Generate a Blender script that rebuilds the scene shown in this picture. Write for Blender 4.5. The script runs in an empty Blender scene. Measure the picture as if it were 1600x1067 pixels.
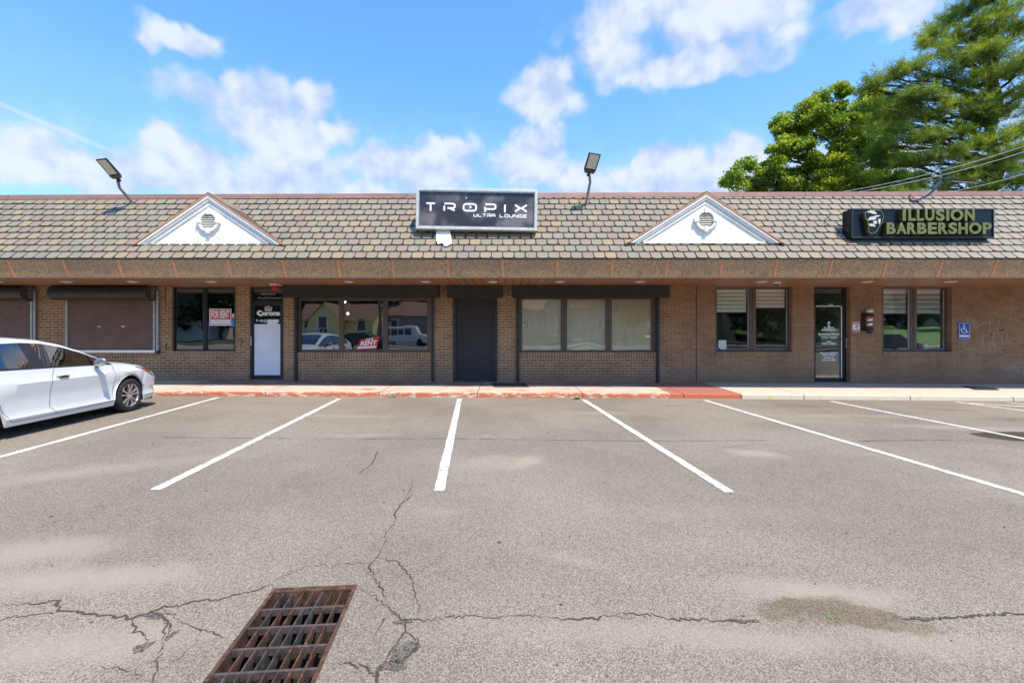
import bpy, math, random
import numpy as np
from mathutils import Vector, Matrix
R = math.radians
S = bpy.context.scene
random.seed(7)
COL = S.collection
# ------------------------------------------------------------------ camera, sky, sun, exposure
EYE, F = 1.55, 711.0
cd = bpy.data.cameras.new("camera"); cam = bpy.data.objects.new("camera", cd); COL.objects.link(cam)
cam.location = (0, 0, EYE); cam.rotation_euler = (R(90), 0, 0)
cd.sensor_width = 36; cd.lens = 16.0; cd.shift_x = .00625; cd.shift_y = -.0103
cd.clip_start = .05; cd.clip_end = 3000
S.camera = cam
SUN = Vector((.30, -.44, 1.0)).normalized()
sl = bpy.data.lights.new("sun", 'SUN'); sl.energy = 3.1; sl.angle = R(.5); sl.color = (1, .915, .76)
so = bpy.data.objects.new("sun", sl); COL.objects.link(so)
so.rotation_euler = SUN.to_track_quat('Z', 'Y').to_euler()
S.view_settings.view_transform = 'Standard'; S.view_settings.look = 'None'
S.view_settings.gamma = 1; S.view_settings.use_curve_mapping = False
S.view_settings.exposure = .98

def lk(nt, a, b): nt.links.new(a, b)
def nd(nt, t, **kw):
    n = nt.nodes.new(t)
    for k, v in kw.items():
        if k.startswith('i_'): n.inputs[k[2:].replace('_', ' ')].default_value = v
        elif k[0] == '_': n.inputs[int(k[1:])].default_value = v
        else: setattr(n, k, v)
    return n
def mth(nt, op, a, b=None, c=None, clamp=False):
    n = nt.nodes.new('ShaderNodeMath'); n.operation = op; n.use_clamp = clamp
    for i, v in enumerate((a, b, c)):
        if v is None: continue
        if isinstance(v, (int, float)): n.inputs[i].default_value = v
        else: nt.links.new(v, n.inputs[i])
    return n.outputs[0]
def mixc(nt, f, a, b, blend='MIX'):
    n = nt.nodes.new('ShaderNodeMix'); n.data_type = 'RGBA'; n.blend_type = blend
    for s, v in ((n.inputs[0], f), (n.inputs[6], a), (n.inputs[7], b)):
        if isinstance(v, (int, float)): s.default_value = v
        elif isinstance(v, tuple): s.default_value = (*v[:3], 1)
        else: nt.links.new(v, s)
    return n.outputs[2]
def sstep(nt, x, lo, hi, a=0., b=1.):
    n = nt.nodes.new('ShaderNodeMapRange'); n.interpolation_type = 'SMOOTHSTEP'
    nt.links.new(x, n.inputs[0])
    for i, v in enumerate((lo, hi, a, b)): n.inputs[i + 1].default_value = v
    return n.outputs[0]

w = bpy.data.worlds.new("World"); S.world = w; w.use_nodes = True
nt = w.node_tree; nt.nodes.clear()
wo = nd(nt, 'ShaderNodeOutputWorld'); bg = nd(nt, 'ShaderNodeBackground'); bg.inputs[1].default_value = .15
lk(nt, bg.outputs[0], wo.inputs[0])
sky = nd(nt, 'ShaderNodeTexSky', sky_type='NISHITA', sun_disc=False)
sky.sun_elevation = math.asin(SUN.z); sky.sun_rotation = math.atan2(SUN.x, SUN.y)
sky.air_density = 1.0; sky.dust_density = .6; sky.ozone_density = 2.0
tc = nd(nt, 'ShaderNodeTexCoord'); sp = nd(nt, 'ShaderNodeSeparateXYZ'); lk(nt, tc.outputs['Generated'], sp.inputs[0])
az = mth(nt, 'ARCTAN2', sp.outputs[0], sp.outputs[1]); el = mth(nt, 'ARCSINE', sp.outputs[2])
cv = nd(nt, 'ShaderNodeCombineXYZ'); lk(nt, az, cv.inputs[0]); lk(nt, el, cv.inputs[1])
P = cv.outputs[0]
def noise(nt, vec, scale, detail=5, rough=.55, off=None):
    n = nd(nt, 'ShaderNodeTexNoise'); n.inputs['Scale'].default_value = scale
    n.inputs['Detail'].default_value = detail; n.inputs['Roughness'].default_value = rough
    if off is not None:
        a = nd(nt, 'ShaderNodeVectorMath', operation='ADD'); lk(nt, vec, a.inputs[0]); a.inputs[1].default_value = off; vec = a.outputs[0]
    lk(nt, vec, n.inputs['Vector']); return n.outputs[0]
# cumulus banks: (azimuth, elevation, half width, half height, weight) in degrees round the horizon
BANKS = [(-35.9, 27.3, 4.0, 1.3, 0.8), (-38.5, 27.0, 1.5, 0.7, 0.4), (-30.3, 24.3, 2.1, 2.2, 1), (-26.9, 24.7, 3.2, 2.4, 0.9), (-22.9, 24.8, 3.0, 2.1, 0.95), (-28.7, 23.2, 9.3, 1.8, 0.6), (-36.7, 18.8, 2.9, 2.2, 0.8), (-34.6, 17.8, 5.5, 2.0, 0.6), (-26.9, 21.1, 7.2, 2.5, 0.9), (-20.8, 22.6, 2.6, 1.7, 0.8), (-15.7, 19.9, 3.7, 3.0, 1), (-7.2, 21.1, 4.5, 2.8, 0.85), (-11.9, 19.5, 11.6, 2.8, 0.7), (-25.6, 18.1, 9.8, 2.2, 0.6), (-46.5, 14.0, 2.9, 2.1, 0.9), (-44.6, 15.0, 1.5, 1.8, 0.9), (-42.9, 14.0, 4.9, 1.9, 0.7), (4.8, 27.2, 5.5, 2.6, 1), (6.4, 29.0, 2.5, 1.7, 0.9), (4.0, 22.6, 4.2, 3.0, 1.1), (3.2, 19.8, 5.0, 2.9, 1), (12.7, 18.4, 7.7, 1.9, 0.7), (17.2, 19.1, 11.0, 2.3, 0.8), (26.9, 18.5, 3.2, 2.6, 0.95), (24.9, 17.2, 8.3, 2.3, 0.8), (16.5, 33.8, 10.2, 2.9, 0.95), (25.6, 32.2, 9.8, 3.2, 1.1), (22.2, 28.5, 11.2, 1.9, 0.9), (25.6, 27.3, 6.6, 1.4, 1), (13.4, 30.6, 5.7, 2.7, 0.7), (40.6, 28.7, 6.4, 1.8, 0.9), (-28.7, 15.3, 38.7, 2.2, 0.8), (23.6, 15.6, 33.9, 2.3, 0.75)]
dens = None
wp = nd(nt, 'ShaderNodeTexNoise'); wp.inputs['Scale'].default_value = 11; wp.inputs['Detail'].default_value = 4; lk(nt, P, wp.inputs['Vector'])
wa = nd(nt, 'ShaderNodeVectorMath', operation='SUBTRACT'); lk(nt, wp.outputs['Color'], wa.inputs[0]); wa.inputs[1].default_value = (.5, .5, .5)
ws = nd(nt, 'ShaderNodeVectorMath', operation='SCALE'); lk(nt, wa.outputs[0], ws.inputs[0]); ws.inputs['Scale'].default_value = .09
wq = nd(nt, 'ShaderNodeVectorMath', operation='ADD'); lk(nt, P, wq.inputs[0]); lk(nt, ws.outputs[0], wq.inputs[1])
low = None
for a, e, ra, re, wt in BANKS:
    m = nd(nt, 'ShaderNodeVectorMath', operation='SUBTRACT'); lk(nt, wq.outputs[0], m.inputs[0]); m.inputs[1].default_value = (R(a), R(e), 0)
    m2 = nd(nt, 'ShaderNodeVectorMath', operation='MULTIPLY'); lk(nt, m.outputs[0], m2.inputs[0]); m2.inputs[1].default_value = (1 / R(ra), 1 / R(re), 0)
    l = nd(nt, 'ShaderNodeVectorMath', operation='LENGTH'); lk(nt, m2.outputs[0], l.inputs[0])
    v = mth(nt, 'MULTIPLY', mth(nt, 'SUBTRACT', 1.0, l.outputs['Value']), wt)
    dens = v if dens is None else mth(nt, 'SMOOTH_MAX', dens, v, .18)
# general scattered cloud elsewhere (overhead and behind)
gen = sstep(nt, noise(nt, tc.outputs['Generated'], 2.2, 6, .6), .56, .75, -1., .8)
out_of = sstep(nt, sp.outputs[1], .1, .5, 1, 0)
hi = sstep(nt, el, R(42), R(52))
msk = mth(nt, 'MAXIMUM', out_of, hi)
gen = mth(nt, 'ADD', gen, mth(nt, 'MULTIPLY', mth(nt, 'SUBTRACT', msk, 1.0), 2.0))
dens = mth(nt, 'ADD', dens, sstep(nt, el, R(23), R(16), 0, .16))
dens = mth(nt, 'MAXIMUM', dens, gen)
n1 = noise(nt, P, 10, 9, .48); n1b = noise(nt, P, 10, 9, .48, (.008, .022, 0))
nbig = noise(nt, P, 13, 3, .5)
d2 = mth(nt, 'ADD', mth(nt, 'ADD', dens, .0), mth(nt, 'MULTIPLY', mth(nt, 'SUBTRACT', n1, .5), 1.3))
alpha = sstep(nt, d2, -.14, .46, 0, .93)
veil = mth(nt, 'MULTIPLY', sstep(nt, el, R(30), R(12)), .42)
alpha = mth(nt, 'MAXIMUM', alpha, veil)
lit = mth(nt, 'MULTIPLY', mth(nt, 'SUBTRACT', n1, n1b), 4.0)
lit = mth(nt, 'ADD', lit, mth(nt, 'MULTIPLY', mth(nt, 'SUBTRACT', nbig, .45), 2.2))
lit = sstep(nt, mth(nt, 'ADD', lit, mth(nt, 'MULTIPLY', d2, .7)), -.45, 1.15)
ccol = mixc(nt, lit, (1.65, 2.15, 3.15), (2.95, 3.15, 3.5))
# contrail: thin band between two directions
def rot2(nt, a0, e0, ang, hw, hl):
    m = nd(nt, 'ShaderNodeMapping', vector_type='TEXTURE'); lk(nt, P, m.inputs[0]); m.inputs['Location'].default_value = (R(a0), R(e0), 0)
    m.inputs['Rotation'].default_value = (0, 0, R(ang)); m.inputs['Scale'].default_value = (R(hl), R(hw), 1)
    s = nd(nt, 'ShaderNodeSeparateXYZ'); lk(nt, m.outputs[0], s.inputs[0])
    across = sstep(nt, mth(nt, 'ABSOLUTE', s.outputs[1]), 1, .2); along = sstep(nt, mth(nt, 'ABSOLUTE', s.outputs[0]), 1.05, .9)
    return mth(nt, 'MULTIPLY', across, along)
ct = mth(nt, 'MULTIPLY', rot2(nt, -42.4, 17.0, -14.5, .3, 6.4), .45)
skc = mixc(nt, 1.0, sky.outputs[0], (.60, .97, 1.2), 'MULTIPLY')
skc = mixc(nt, ct, skc, (2.9, 3.2, 3.5))
lk(nt, mixc(nt, alpha, skc, ccol), bg.inputs[0])

# ------------------------------------------------------------------ materials
MATS = {}
def newmat(name):
    m = bpy.data.materials.new(name); m.use_nodes = True; nt = m.node_tree; nt.nodes.clear()
    o = nd(nt, 'ShaderNodeOutputMaterial'); b = nd(nt, 'ShaderNodeBsdfPrincipled'); lk(nt, b.outputs[0], o.inputs[0])
    MATS[name] = m; return m, nt, b
def objco(nt): return nd(nt, 'ShaderNodeTexCoord').outputs['Object']
def bump(nt, b, h, strength=.3, dist=.01):
    n = nd(nt, 'ShaderNodeBump'); n.inputs['Strength'].default_value = strength; n.inputs['Distance'].default_value = dist
    lk(nt, h, n.inputs['Height']); lk(nt, n.outputs[0], b.inputs['Normal'])
def pm(name, col, rough=.5, metal=0., var=.12, scale=6., bmp=0., bscale=60., coat=0., spec=.5, col2=None, emit=None):
    m, nt, b = newmat(name); co = objco(nt)
    n = noise(nt, co, scale, 5, .6)
    dark = tuple(c * (1 - var) for c in col); light = tuple(min(1, c * (1 + var)) for c in col)
    f = sstep(nt, n, .3, .7)
    c = mixc(nt, f, dark, light)
    if col2: c = mixc(nt, sstep(nt, noise(nt, co, scale * 2.3, 6, .7), .55, .68), c, col2)
    lk(nt, c, b.inputs['Base Color'])
    b.inputs['Metallic'].default_value = metal; b.inputs['Specular IOR Level'].default_value = spec
    lk(nt, sstep(nt, noise(nt, co, scale * 3, 3), .3, .7, max(.02, rough * .8), min(1, rough * 1.25)), b.inputs['Roughness'])
    b.inputs['Coat Weight'].default_value = coat
    if bmp: bump(nt, b, noise(nt, co, bscale, 4, .6), bmp)
    if emit: b.inputs['Emission Color'].default_value = (*col, 1); b.inputs['Emission Strength'].default_value = emit
    return m
pm('black_metal', (.02, .02, .022), .45, 0, .2)
pm('dark_metal', (.035, .034, .036), .45, .2, .2)
pm('shutter_black', (.03, .025, .022), .5, .0, .15, 3)
pm('shutter_brown', (.165, .088, .062), .45, 0, .1, 1.5)
pm('bronze_frame', (.12, .085, .062), .42, .1, .12)
pm('galvanised', (.42, .43, .44), .38, .5, .15, 12)
pm('grey_metal', (.25, .26, .27), .4, .6, .2)
pm('housing_metal', (.09, .08, .075), .45, .4, .15)
pm('white_paint', (.84, .80, .72), .6, 0, .05, 3, .05, 60, 0, .3, (.66, .62, .54))
pm('white_plastic', (.86, .82, .76), .4, 0, .05)
pm('sign_white', (.85, .85, .85), .4, 0, .04)
pm('sign_frame', (.6, .58, .52), .45, .1, .12, 8, 0, 60, 0, .5, (.36, .3, .24))
pm('sign_red', (.62, .02, .025), .4, 0, .08)
pm('sign_blue', (.01, .09, .36), .4, 0, .08)
pm('gold', (.33, .26, .09), .3, .85, .2, 14)
pm('gold_dark', (.3, .2, .05), .35, .8, .25, 14)
pm('cream', (.72, .66, .5), .35, 0, .06)
pm('bracket_red', (.5, .02, .02), .35)
pm('copper', (.68, .27, .11), .5, .0, .12, 8)
pm('ridge_metal', (.32, .17, .13), .5, .1, .12, 2)
pm('rust', (.085, .042, .028), .85, .0, .5, 14, .5, 120, 0, .3, (.27, .11, .04))
pm('rust_worn', (.085, .062, .06), .7, .1, .35, 18, .3, 90, 0, .4, (.2, .09, .04))
pm('grate_grey', (.05, .045, .04), .85, .0, .5, 16, .5, 90, 0, .3, (.14, .12, .10))
pm('pit', (.05, .04, .03), .95, 0, .5, 8, .5, 40)
pm('tyre', (.018, .018, .018), .8, 0, .3, 20, .2, 120)
pm('alloy', (.62, .62, .64), .28, .85, .08)
pm('dark_plastic', (.02, .02, .022), .5)
pm('orange_lens', (.75, .14, .01), .15, 0, .05, 5, 0, 60, 1)
pm('clear_lens', (.05, .055, .06), .1, .3, .2, 5, 0, 60, 1)
pm('mirror_cap', (.5, .5, .5), .22, .9)
pm('chrome', (.75, .75, .75), .12, 1)
pm('seat_grey', (.1, .1, .105), .8)
pm('lamp_lens', (.62, .58, .48), .35, 0, .06, 40)
pm('wire', (.04, .04, .045), .6)
pm('wire_light', (.3, .31, .33), .5)
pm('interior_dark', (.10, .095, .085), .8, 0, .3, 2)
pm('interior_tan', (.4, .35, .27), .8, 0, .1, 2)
pm('roof_deck', (.12, .12, .12), .9)
pm('siding_yellow', (.75, .62, .25), .7, 0, .05)
pm('siding_grey', (.3, .29, .28), .7, 0, .06)
pm('siding_white', (.72, .72, .7), .7, 0, .05)
pm('roof_brown', (.22, .12, .08), .9, 0, .2, 3)
pm('van_white', (.78, .78, .78), .3, 0, .03, 2, 0, 60, .5)
pm('car_dark', (.03, .04, .06), .3, 0, .1, 2, 0, 60, .6)
pm('pole_wood', (.22, .13, .1), .9)
pm('concrete_plain', (.4, .38, .34), .9, 0, .12, 2, .2)
pm('bark', (.085, .065, .05), .95, 0, .35, 9, .8, 20)
pm('bark_pine', (.05, .036, .028), .95, 0, .35, 9, .8, 20)
pm('neon_white', (.9, .9, .92), .4)
pm('sticker_blue', (.05, .3, .7), .4)
pm('sticker_orange', (.8, .25, .03), .4)
pm('sticker_green', (.2, .6, .2), .4)
pm('sticker_pink', (.7, .3, .3), .4)
pm('paper', (.6, .66, .62), .7)
pm('mat_black', (.02, .02, .021), .85, 0, .2, 20, .3)
pm('film_white', (.74, .76, .83), .45, 0, .05, 1.5)
pm('slat_pink', (.93, .84, .78), .55, 0, .06, 3)
pm('slat_green', (.84, .88, .78), .55, 0, .06, 3)
pm('slat_grey', (.92, .90, .88), .55, 0, .06, 3)
pm('leaf_litter', (.3, .24, .08), .8)
pm('grass_blade', (.22, .33, .06), .7, 0, .3)
m, nt, b = newmat('lamp_glow'); b.inputs['Emission Color'].default_value = (1, .93, .8, 1); b.inputs['Emission Strength'].default_value = 6; b.inputs['Base Color'].default_value = (.8, .8, .8, 1)

def glass(name, tint=(.75, .78, .75), refl=.2, wav=.0, rough=.0):
    m = bpy.data.materials.new(name); m.use_nodes = True; nt = m.node_tree; nt.nodes.clear(); MATS[name] = m
    o = nd(nt, 'ShaderNodeOutputMaterial'); t = nd(nt, 'ShaderNodeBsdfTransparent'); g = nd(nt, 'ShaderNodeBsdfGlossy')
    t.inputs[0].default_value = (*tint, 1); g.inputs['Roughness'].default_value = rough; g.inputs[0].default_value = (1, 1, 1, 1)
    lw = nd(nt, 'ShaderNodeLayerWeight'); lw.inputs[0].default_value = .35
    f = mth(nt, 'ADD', mth(nt, 'MULTIPLY', lw.outputs['Fresnel'], .6), refl, clamp=True)
    mx = nd(nt, 'ShaderNodeMixShader'); lk(nt, f, mx.inputs[0]); lk(nt, t.outputs[0], mx.inputs[1]); lk(nt, g.outputs[0], mx.inputs[2])
    lk(nt, mx.outputs[0], o.inputs[0])
    if wav:
        n = nd(nt, 'ShaderNodeBump'); n.inputs['Strength'].default_value = wav; n.inputs['Distance'].default_value = .05
        lk(nt, noise(nt, objco(nt), 1.3, 1, .4), n.inputs['Height']); lk(nt, n.outputs[0], g.inputs['Normal'])
glass('glass_shop', (.42, .44, .41), .15, .05)
glass('glass_curtain', (.96, .96, .94), .10, .10)
glass('glass_plain', (.985, .99, .985), .05, .03)
glass('glass_car', (.42, .5, .47), .16)

# bricks: running bond, or soldier course when upright
def brickmat(name, upright=False):
    m, nt, b = newmat(name); co = objco(nt); s = nd(nt, 'ShaderNodeSeparateXYZ'); lk(nt, co, s.inputs[0])
    h = mth(nt, 'ADD', s.outputs[0], s.outputs[1]); c = nd(nt, 'ShaderNodeCombineXYZ')
    if upright: lk(nt, s.outputs[2], c.inputs[0]); lk(nt, h, c.inputs[1])
    else: lk(nt, h, c.inputs[0]); lk(nt, s.outputs[2], c.inputs[1])
    bt = nd(nt, 'ShaderNodeTexBrick'); lk(nt, c.outputs[0], bt.inputs['Vector'])
    bt.inputs['Scale'].default_value = 1; bt.inputs['Brick Width'].default_value = .5 if upright else .222
    bt.inputs['Row Height'].default_value = .0765; bt.inputs['Mortar Size'].default_value = .0062; bt.inputs['Mortar Smooth'].default_value = .25
    bt.inputs['Bias'].default_value = .1
    if upright: bt.offset = 0
    bt.inputs['Color1'].default_value = (0.3832, 0.2250, 0.1253, 1); bt.inputs['Color2'].default_value = (0.2678, 0.1530, 0.0821, 1); bt.inputs['Mortar'].default_value = (0.6901, 0.5040, 0.3121, 1)
    # weathering: mortar on the right part is stained nearly brick-coloured
    right = sstep(nt, mth(nt, 'ADD', s.outputs[0], mth(nt, 'MULTIPLY', noise(nt, co, 1.4), 1.5)), 4.2, 6.2)
    mo = mth(nt, 'MULTIPLY', bt.outputs['Fac'], mth(nt, 'MULTIPLY', right, .62))
    c1 = mixc(nt, mo, bt.outputs['Color'], (0.3255, 0.1890, 0.1048))
    c1 = mixc(nt, mth(nt, 'MULTIPLY', right, .35), c1, (0.2678, 0.1400, 0.0756))
    cvv = nd(nt, 'ShaderNodeMapping'); lk(nt, co, cvv.inputs[0]); cvv.inputs['Scale'].default_value = (9, 9, 1.1)
    streak = noise(nt, cvv.outputs[0], 1, 4)
    c2 = mixc(nt, sstep(nt, noise(nt, co, 1.1, 6, .65), .35, .7), c1, mixc(nt, 1.0, c1, (.74, .70, .68), 'MULTIPLY'))
    c2 = mixc(nt, mth(nt, 'MULTIPLY', sstep(nt, streak, .5, .75), .25), c2, (0.4027, 0.2970, 0.2052))
    scuff = mth(nt, 'MULTIPLY', sstep(nt, noise(nt, co, 1.6, 5, .65, (7, 0, 3)), .54, .66), sstep(nt, s.outputs[0], 11.5, 13))
    c2 = mixc(nt, mth(nt, 'MULTIPLY', scuff, .45), c2, (.42, .33, .26))
    soot = sstep(nt, noise(nt, co, .7, 6, .7, (2, 0, 9)), .55, .72); c2 = mixc(nt, mth(nt, 'MULTIPLY', soot, .35), c2, (.15, .11, .085))
    grime = sstep(nt, mth(nt, 'ADD', s.outputs[2], mth(nt, 'MULTIPLY', noise(nt, co, 2, 4), .5)), .95, .45)
    c2 = mixc(nt, mth(nt, 'MULTIPLY', grime, .4), c2, (0.2111, 0.1400, 0.0983))
    fine = mixc(nt, .35, c2, mixc(nt, noise(nt, co, 60, 3), (.3, .3, .3), (1.5, 1.5, 1.5)), 'MULTIPLY')
    lk(nt, fine, b.inputs['Base Color']); b.inputs['Roughness'].default_value = .85
    hh = mth(nt, 'ADD', mth(nt, 'MULTIPLY', bt.outputs['Fac'], -1.), mth(nt, 'MULTIPLY', noise(nt, co, 90, 3), .3))
    bump(nt, b, hh, .6, .006)
brickmat('brick'); brickmat('brick_soldier', True)

# shingles: one tone per slate
def shingle(name):
    m, nt, b = newmat(name); g = nd(nt, 'ShaderNodeNewGeometry'); r = nd(nt, 'ShaderNodeValToRGB'); r.color_ramp.interpolation = 'CONSTANT'
    cols = [(.245, .225, .165), (.20, .21, .155), (.24, .19, .15), (.29, .24, .15), (.225, .205, .165), (.225, .18, .15), (.255, .23, .16), (.21, .21, .165)]
    e = r.color_ramp.elements
    while len(e) < len(cols): e.new(.5)
    for i, c in enumerate(cols): e[i].position = i / len(cols); e[i].color = (*[(v * .68 + mu * .32) * k for v, mu, k in zip(c, (.225, .195, .155), (1.06, .96, .92))], 1)
    lk(nt, g.outputs['Random Per Island'], r.inputs[0]); co = objco(nt)
    n = noise(nt, co, 45, 5, .7); n2 = noise(nt, co, 1.1, 4)
    c = mixc(nt, 1.0, r.outputs[0], mixc(nt, n, (.72, .72, .72), (1.28, 1.26, 1.22)), 'MULTIPLY')
    s = nd(nt, 'ShaderNodeSeparateXYZ'); lk(nt, co, s.inputs[0])
    c = mixc(nt, mth(nt, 'MULTIPLY', sstep(nt, s.outputs[0], 2, 12), .35), c, (.36, .3, .25))
    c = mixc(nt, mth(nt, 'MULTIPLY', sstep(nt, n2, .45, .7), .25), c, (.17, .16, .13))
    mq = nd(nt, 'ShaderNodeMapping'); lk(nt, co, mq.inputs[0]); mq.inputs['Scale'].default_value = (3.2, .35, .35)
    c = mixc(nt, mth(nt, 'MULTIPLY', sstep(nt, noise(nt, mq.outputs[0], 1, 5, .65), .52, .78), .4), c, (.13, .115, .095))
    lk(nt, c, b.inputs['Base Color']); b.inputs['Roughness'].default_value = .85; bump(nt, b, n, .4, .004)
shingle('shingle')
pm('shingle_gap', (.03, .03, .03), .9)
# pebble-dash fascia
m, nt, b = newmat('pebble'); co = objco(nt)
v = nd(nt, 'ShaderNodeTexVoronoi'); v.inputs['Scale'].default_value = 75; lk(nt, co, v.inputs['Vector'])
s = nd(nt, 'ShaderNodeSeparateColor'); lk(nt, v.outputs['Color'], s.inputs[0])
c = mixc(nt, s.outputs[0], (0.360, 0.196, 0.094), (0.792, 0.474, 0.238)); c = mixc(nt, sstep(nt, v.outputs['Distance'], .4, .85), c, (0.192, 0.103, 0.053))
c = mixc(nt, mth(nt, 'MULTIPLY', sstep(nt, noise(nt, co, 1.2, 5), .4, .7), .3), c, (.2, .14, .11))
lk(nt, c, b.inputs['Base Color']); b.inputs['Roughness'].default_value = .9
bump(nt, b, v.outputs['Distance'], .4, .004); 
# soffit boards
m, nt, b = newmat('soffit'); co = objco(nt); s = nd(nt, 'ShaderNodeSeparateXYZ'); lk(nt, co, s.inputs[0])
fr = mth(nt, 'FRACT', mth(nt, 'MULTIPLY', s.outputs[0], 5.0)); gap = sstep(nt, mth(nt, 'ABSOLUTE', mth(nt, 'SUBTRACT', fr, .5)), .42, .48)
mp = nd(nt, 'ShaderNodeMapping'); lk(nt, co, mp.inputs[0]); mp.inputs['Scale'].default_value = (30, 2, 1)
c = mixc(nt, noise(nt, mp.outputs[0], 1, 4), (.29, .125, .06), (.47, .225, .115))
wn = nd(nt, 'ShaderNodeTexWhiteNoise', noise_dimensions='1D'); lk(nt, mth(nt, 'FLOOR', mth(nt, 'MULTIPLY', s.outputs[0], 5.0)), wn.inputs['W'])
c = mixc(nt, mth(nt, 'MULTIPLY', wn.outputs[0], .3), c, (.16, .07, .04)); c = mixc(nt, gap, c, (.04, .02, .014))
lk(nt, c, b.inputs['Base Color']); b.inputs['Roughness'].default_value = .5; bump(nt, b, mth(nt, 'MULTIPLY', gap, -1.), .6, .006)
# TROPIX face: printed soft purple-grey cloud picture
m, nt, b = newmat('sign_face'); co = objco(nt)
n = noise(nt, co, 1.7, 3, .5); c = mixc(nt, sstep(nt, n, .42, .66), (.035, .030, .036), (.19, .15, .15))
c = mixc(nt, mth(nt, 'MULTIPLY', sstep(nt, noise(nt, co, 2.5, 2), .55, .8), .6), c, (.24, .19, .2))
lk(nt, c, b.inputs['Base Color']); b.inputs['Roughness'].default_value = .3
m, nt, b = newmat('sign_navy'); co = objco(nt); c = mixc(nt, noise(nt, co, 2, 3), (.006, .007, .012), (.014, .017, .028))
lk(nt, c, b.inputs['Base Color']); b.inputs['Roughness'].default_value = .22; b.inputs['Specular IOR Level'].default_value = .25
# blind sheet behind the big right window
m, nt, b = newmat('curtain'); co = objco(nt); mp = nd(nt, 'ShaderNodeMapping'); lk(nt, co, mp.inputs[0]); mp.inputs['Scale'].default_value = (8, 1, .6)
c = mixc(nt, noise(nt, mp.outputs[0], 1, 4), (.72, .62, .42), (.9, .8, .56)); lk(nt, c, b.inputs['Base Color']); b.inputs['Roughness'].default_value = .9
# car paint
m, nt, b = newmat('car_white'); b.inputs['Base Color'].default_value = (.70, .71, .74, 1); b.inputs['Roughness'].default_value = .35; b.inputs['Coat Weight'].default_value = 1; b.inputs['Coat Roughness'].default_value = .04
co = objco(nt); lk(nt, mixc(nt, noise(nt, co, 2, 3), (.70, .69, .68), (.76, .75, .73)), b.inputs['Base Color'])

# foliage
def leafmat(name, cols, trans=.35):
    m = bpy.data.materials.new(name); m.use_nodes = True; nt = m.node_tree; nt.nodes.clear(); MATS[name] = m
    o = nd(nt, 'ShaderNodeOutputMaterial'); g = nd(nt, 'ShaderNodeNewGeometry'); r = nd(nt, 'ShaderNodeValToRGB')
    e = r.color_ramp.elements
    while len(e) < len(cols): e.new(.5)
    for i, c in enumerate(cols): e[i].position = i / (len(cols) - 1); e[i].color = (*c, 1)
    n = noise(nt, objco(nt), 1.0, 4)
    v = mth(nt, 'ADD', mth(nt, 'MULTIPLY', g.outputs['Random Per Island'], .45), mth(nt, 'MULTIPLY', sstep(nt, n, .3, .7), .55))
    lk(nt, v, r.inputs[0])
    d = nd(nt, 'ShaderNodeBsdfPrincipled'); t = nd(nt, 'ShaderNodeBsdfTranslucent'); mx = nd(nt, 'ShaderNodeMixShader')
    lk(nt, r.outputs[0], d.inputs['Base Color']); d.inputs['Roughness'].default_value = .55; mx.inputs[0].default_value = trans
    lk(nt, mixc(nt, 1., r.outputs[0], (1.5, 1.35, .5), 'MULTIPLY'), t.inputs[0]); lk(nt, d.outputs[0], mx.inputs[1]); lk(nt, t.outputs[0], mx.inputs[2]); lk(nt, mx.outputs[0], o.inputs[0])
leafmat('leaf_oak', [(.05, .10, .014), (.16, .26, .025), (.33, .42, .045), (.52, .55, .10)], .48)
leafmat('leaf_pine', [(.04, .08, .012), (.13, .20, .025), (.30, .38, .045), (.50, .55, .08)], .38)  # dark low end paints crown shadow into the needle clumps
leafmat('leaf_dark', [(.015, .035, .01), (.03, .06, .015)], .2)

# asphalt with aggregate, dusty and damp patches
def ell(nt, co, x, y, rx, ry, ang, nz, soft=.5, amp=.5, hard=0.):
    mp = nd(nt, 'ShaderNodeMapping', vector_type='TEXTURE'); lk(nt, co, mp.inputs[0]); mp.inputs['Location'].default_value = (x, y, 0)
    mp.inputs['Rotation'].default_value = (0, 0, R(ang)); mp.inputs['Scale'].default_value = (rx, ry, 1)
    s2 = nd(nt, 'ShaderNodeVectorMath', operation='MULTIPLY'); lk(nt, mp.outputs[0], s2.inputs[0]); s2.inputs[1].default_value = (1, 1, 0)
    l = nd(nt, 'ShaderNodeVectorMath', operation='LENGTH'); lk(nt, s2.outputs[0], l.inputs[0])
    v = mth(nt, 'ADD', l.outputs['Value'], mth(nt, 'MULTIPLY', mth(nt, 'SUBTRACT', nz, .5), amp))
    return sstep(nt, v, 1.0, 1.0 - soft)
def G(px, py):       # a spot of the lot measured in the photograph -> metres on the ground
    Z = EYE * F / (py - 517 - .0045 * (px - 790)); return (px - 790) * Z / F, Z
def gz(x): return -.0045 * x
m, nt, b = newmat('asphalt'); co = objco(nt)
big = noise(nt, co, .35, 4, .55); mid = noise(nt, co, 2.2, 5, .6); fine = noise(nt, co, 60, 3, .7); nzz = noise(nt, co, 3.2, 6, .65); nzf = noise(nt, co, 9, 7, .7)
c = mixc(nt, sstep(nt, big, .40, .60), (0.208, 0.165, 0.122), (0.262, 0.210, 0.157))
c = mixc(nt, mth(nt, 'MULTIPLY', sstep(nt, mid, .45, .72), .3), c, (0.255, 0.214, 0.166))
c = mixc(nt, mth(nt, 'MULTIPLY', sstep(nt, noise(nt, co, .8, 6, .7), .55, .75), .35), c, (0.130, 0.107, 0.085))
vo = nd(nt, 'ShaderNodeTexVoronoi'); vo.inputs['Scale'].default_value = 160; lk(nt, co, vo.inputs['Vector'])
sc_ = nd(nt, 'ShaderNodeSeparateColor'); lk(nt, vo.outputs['Color'], sc_.inputs[0])
agg = sstep(nt, sc_.outputs[0], .0, 1., .50, 1.52)
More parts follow.
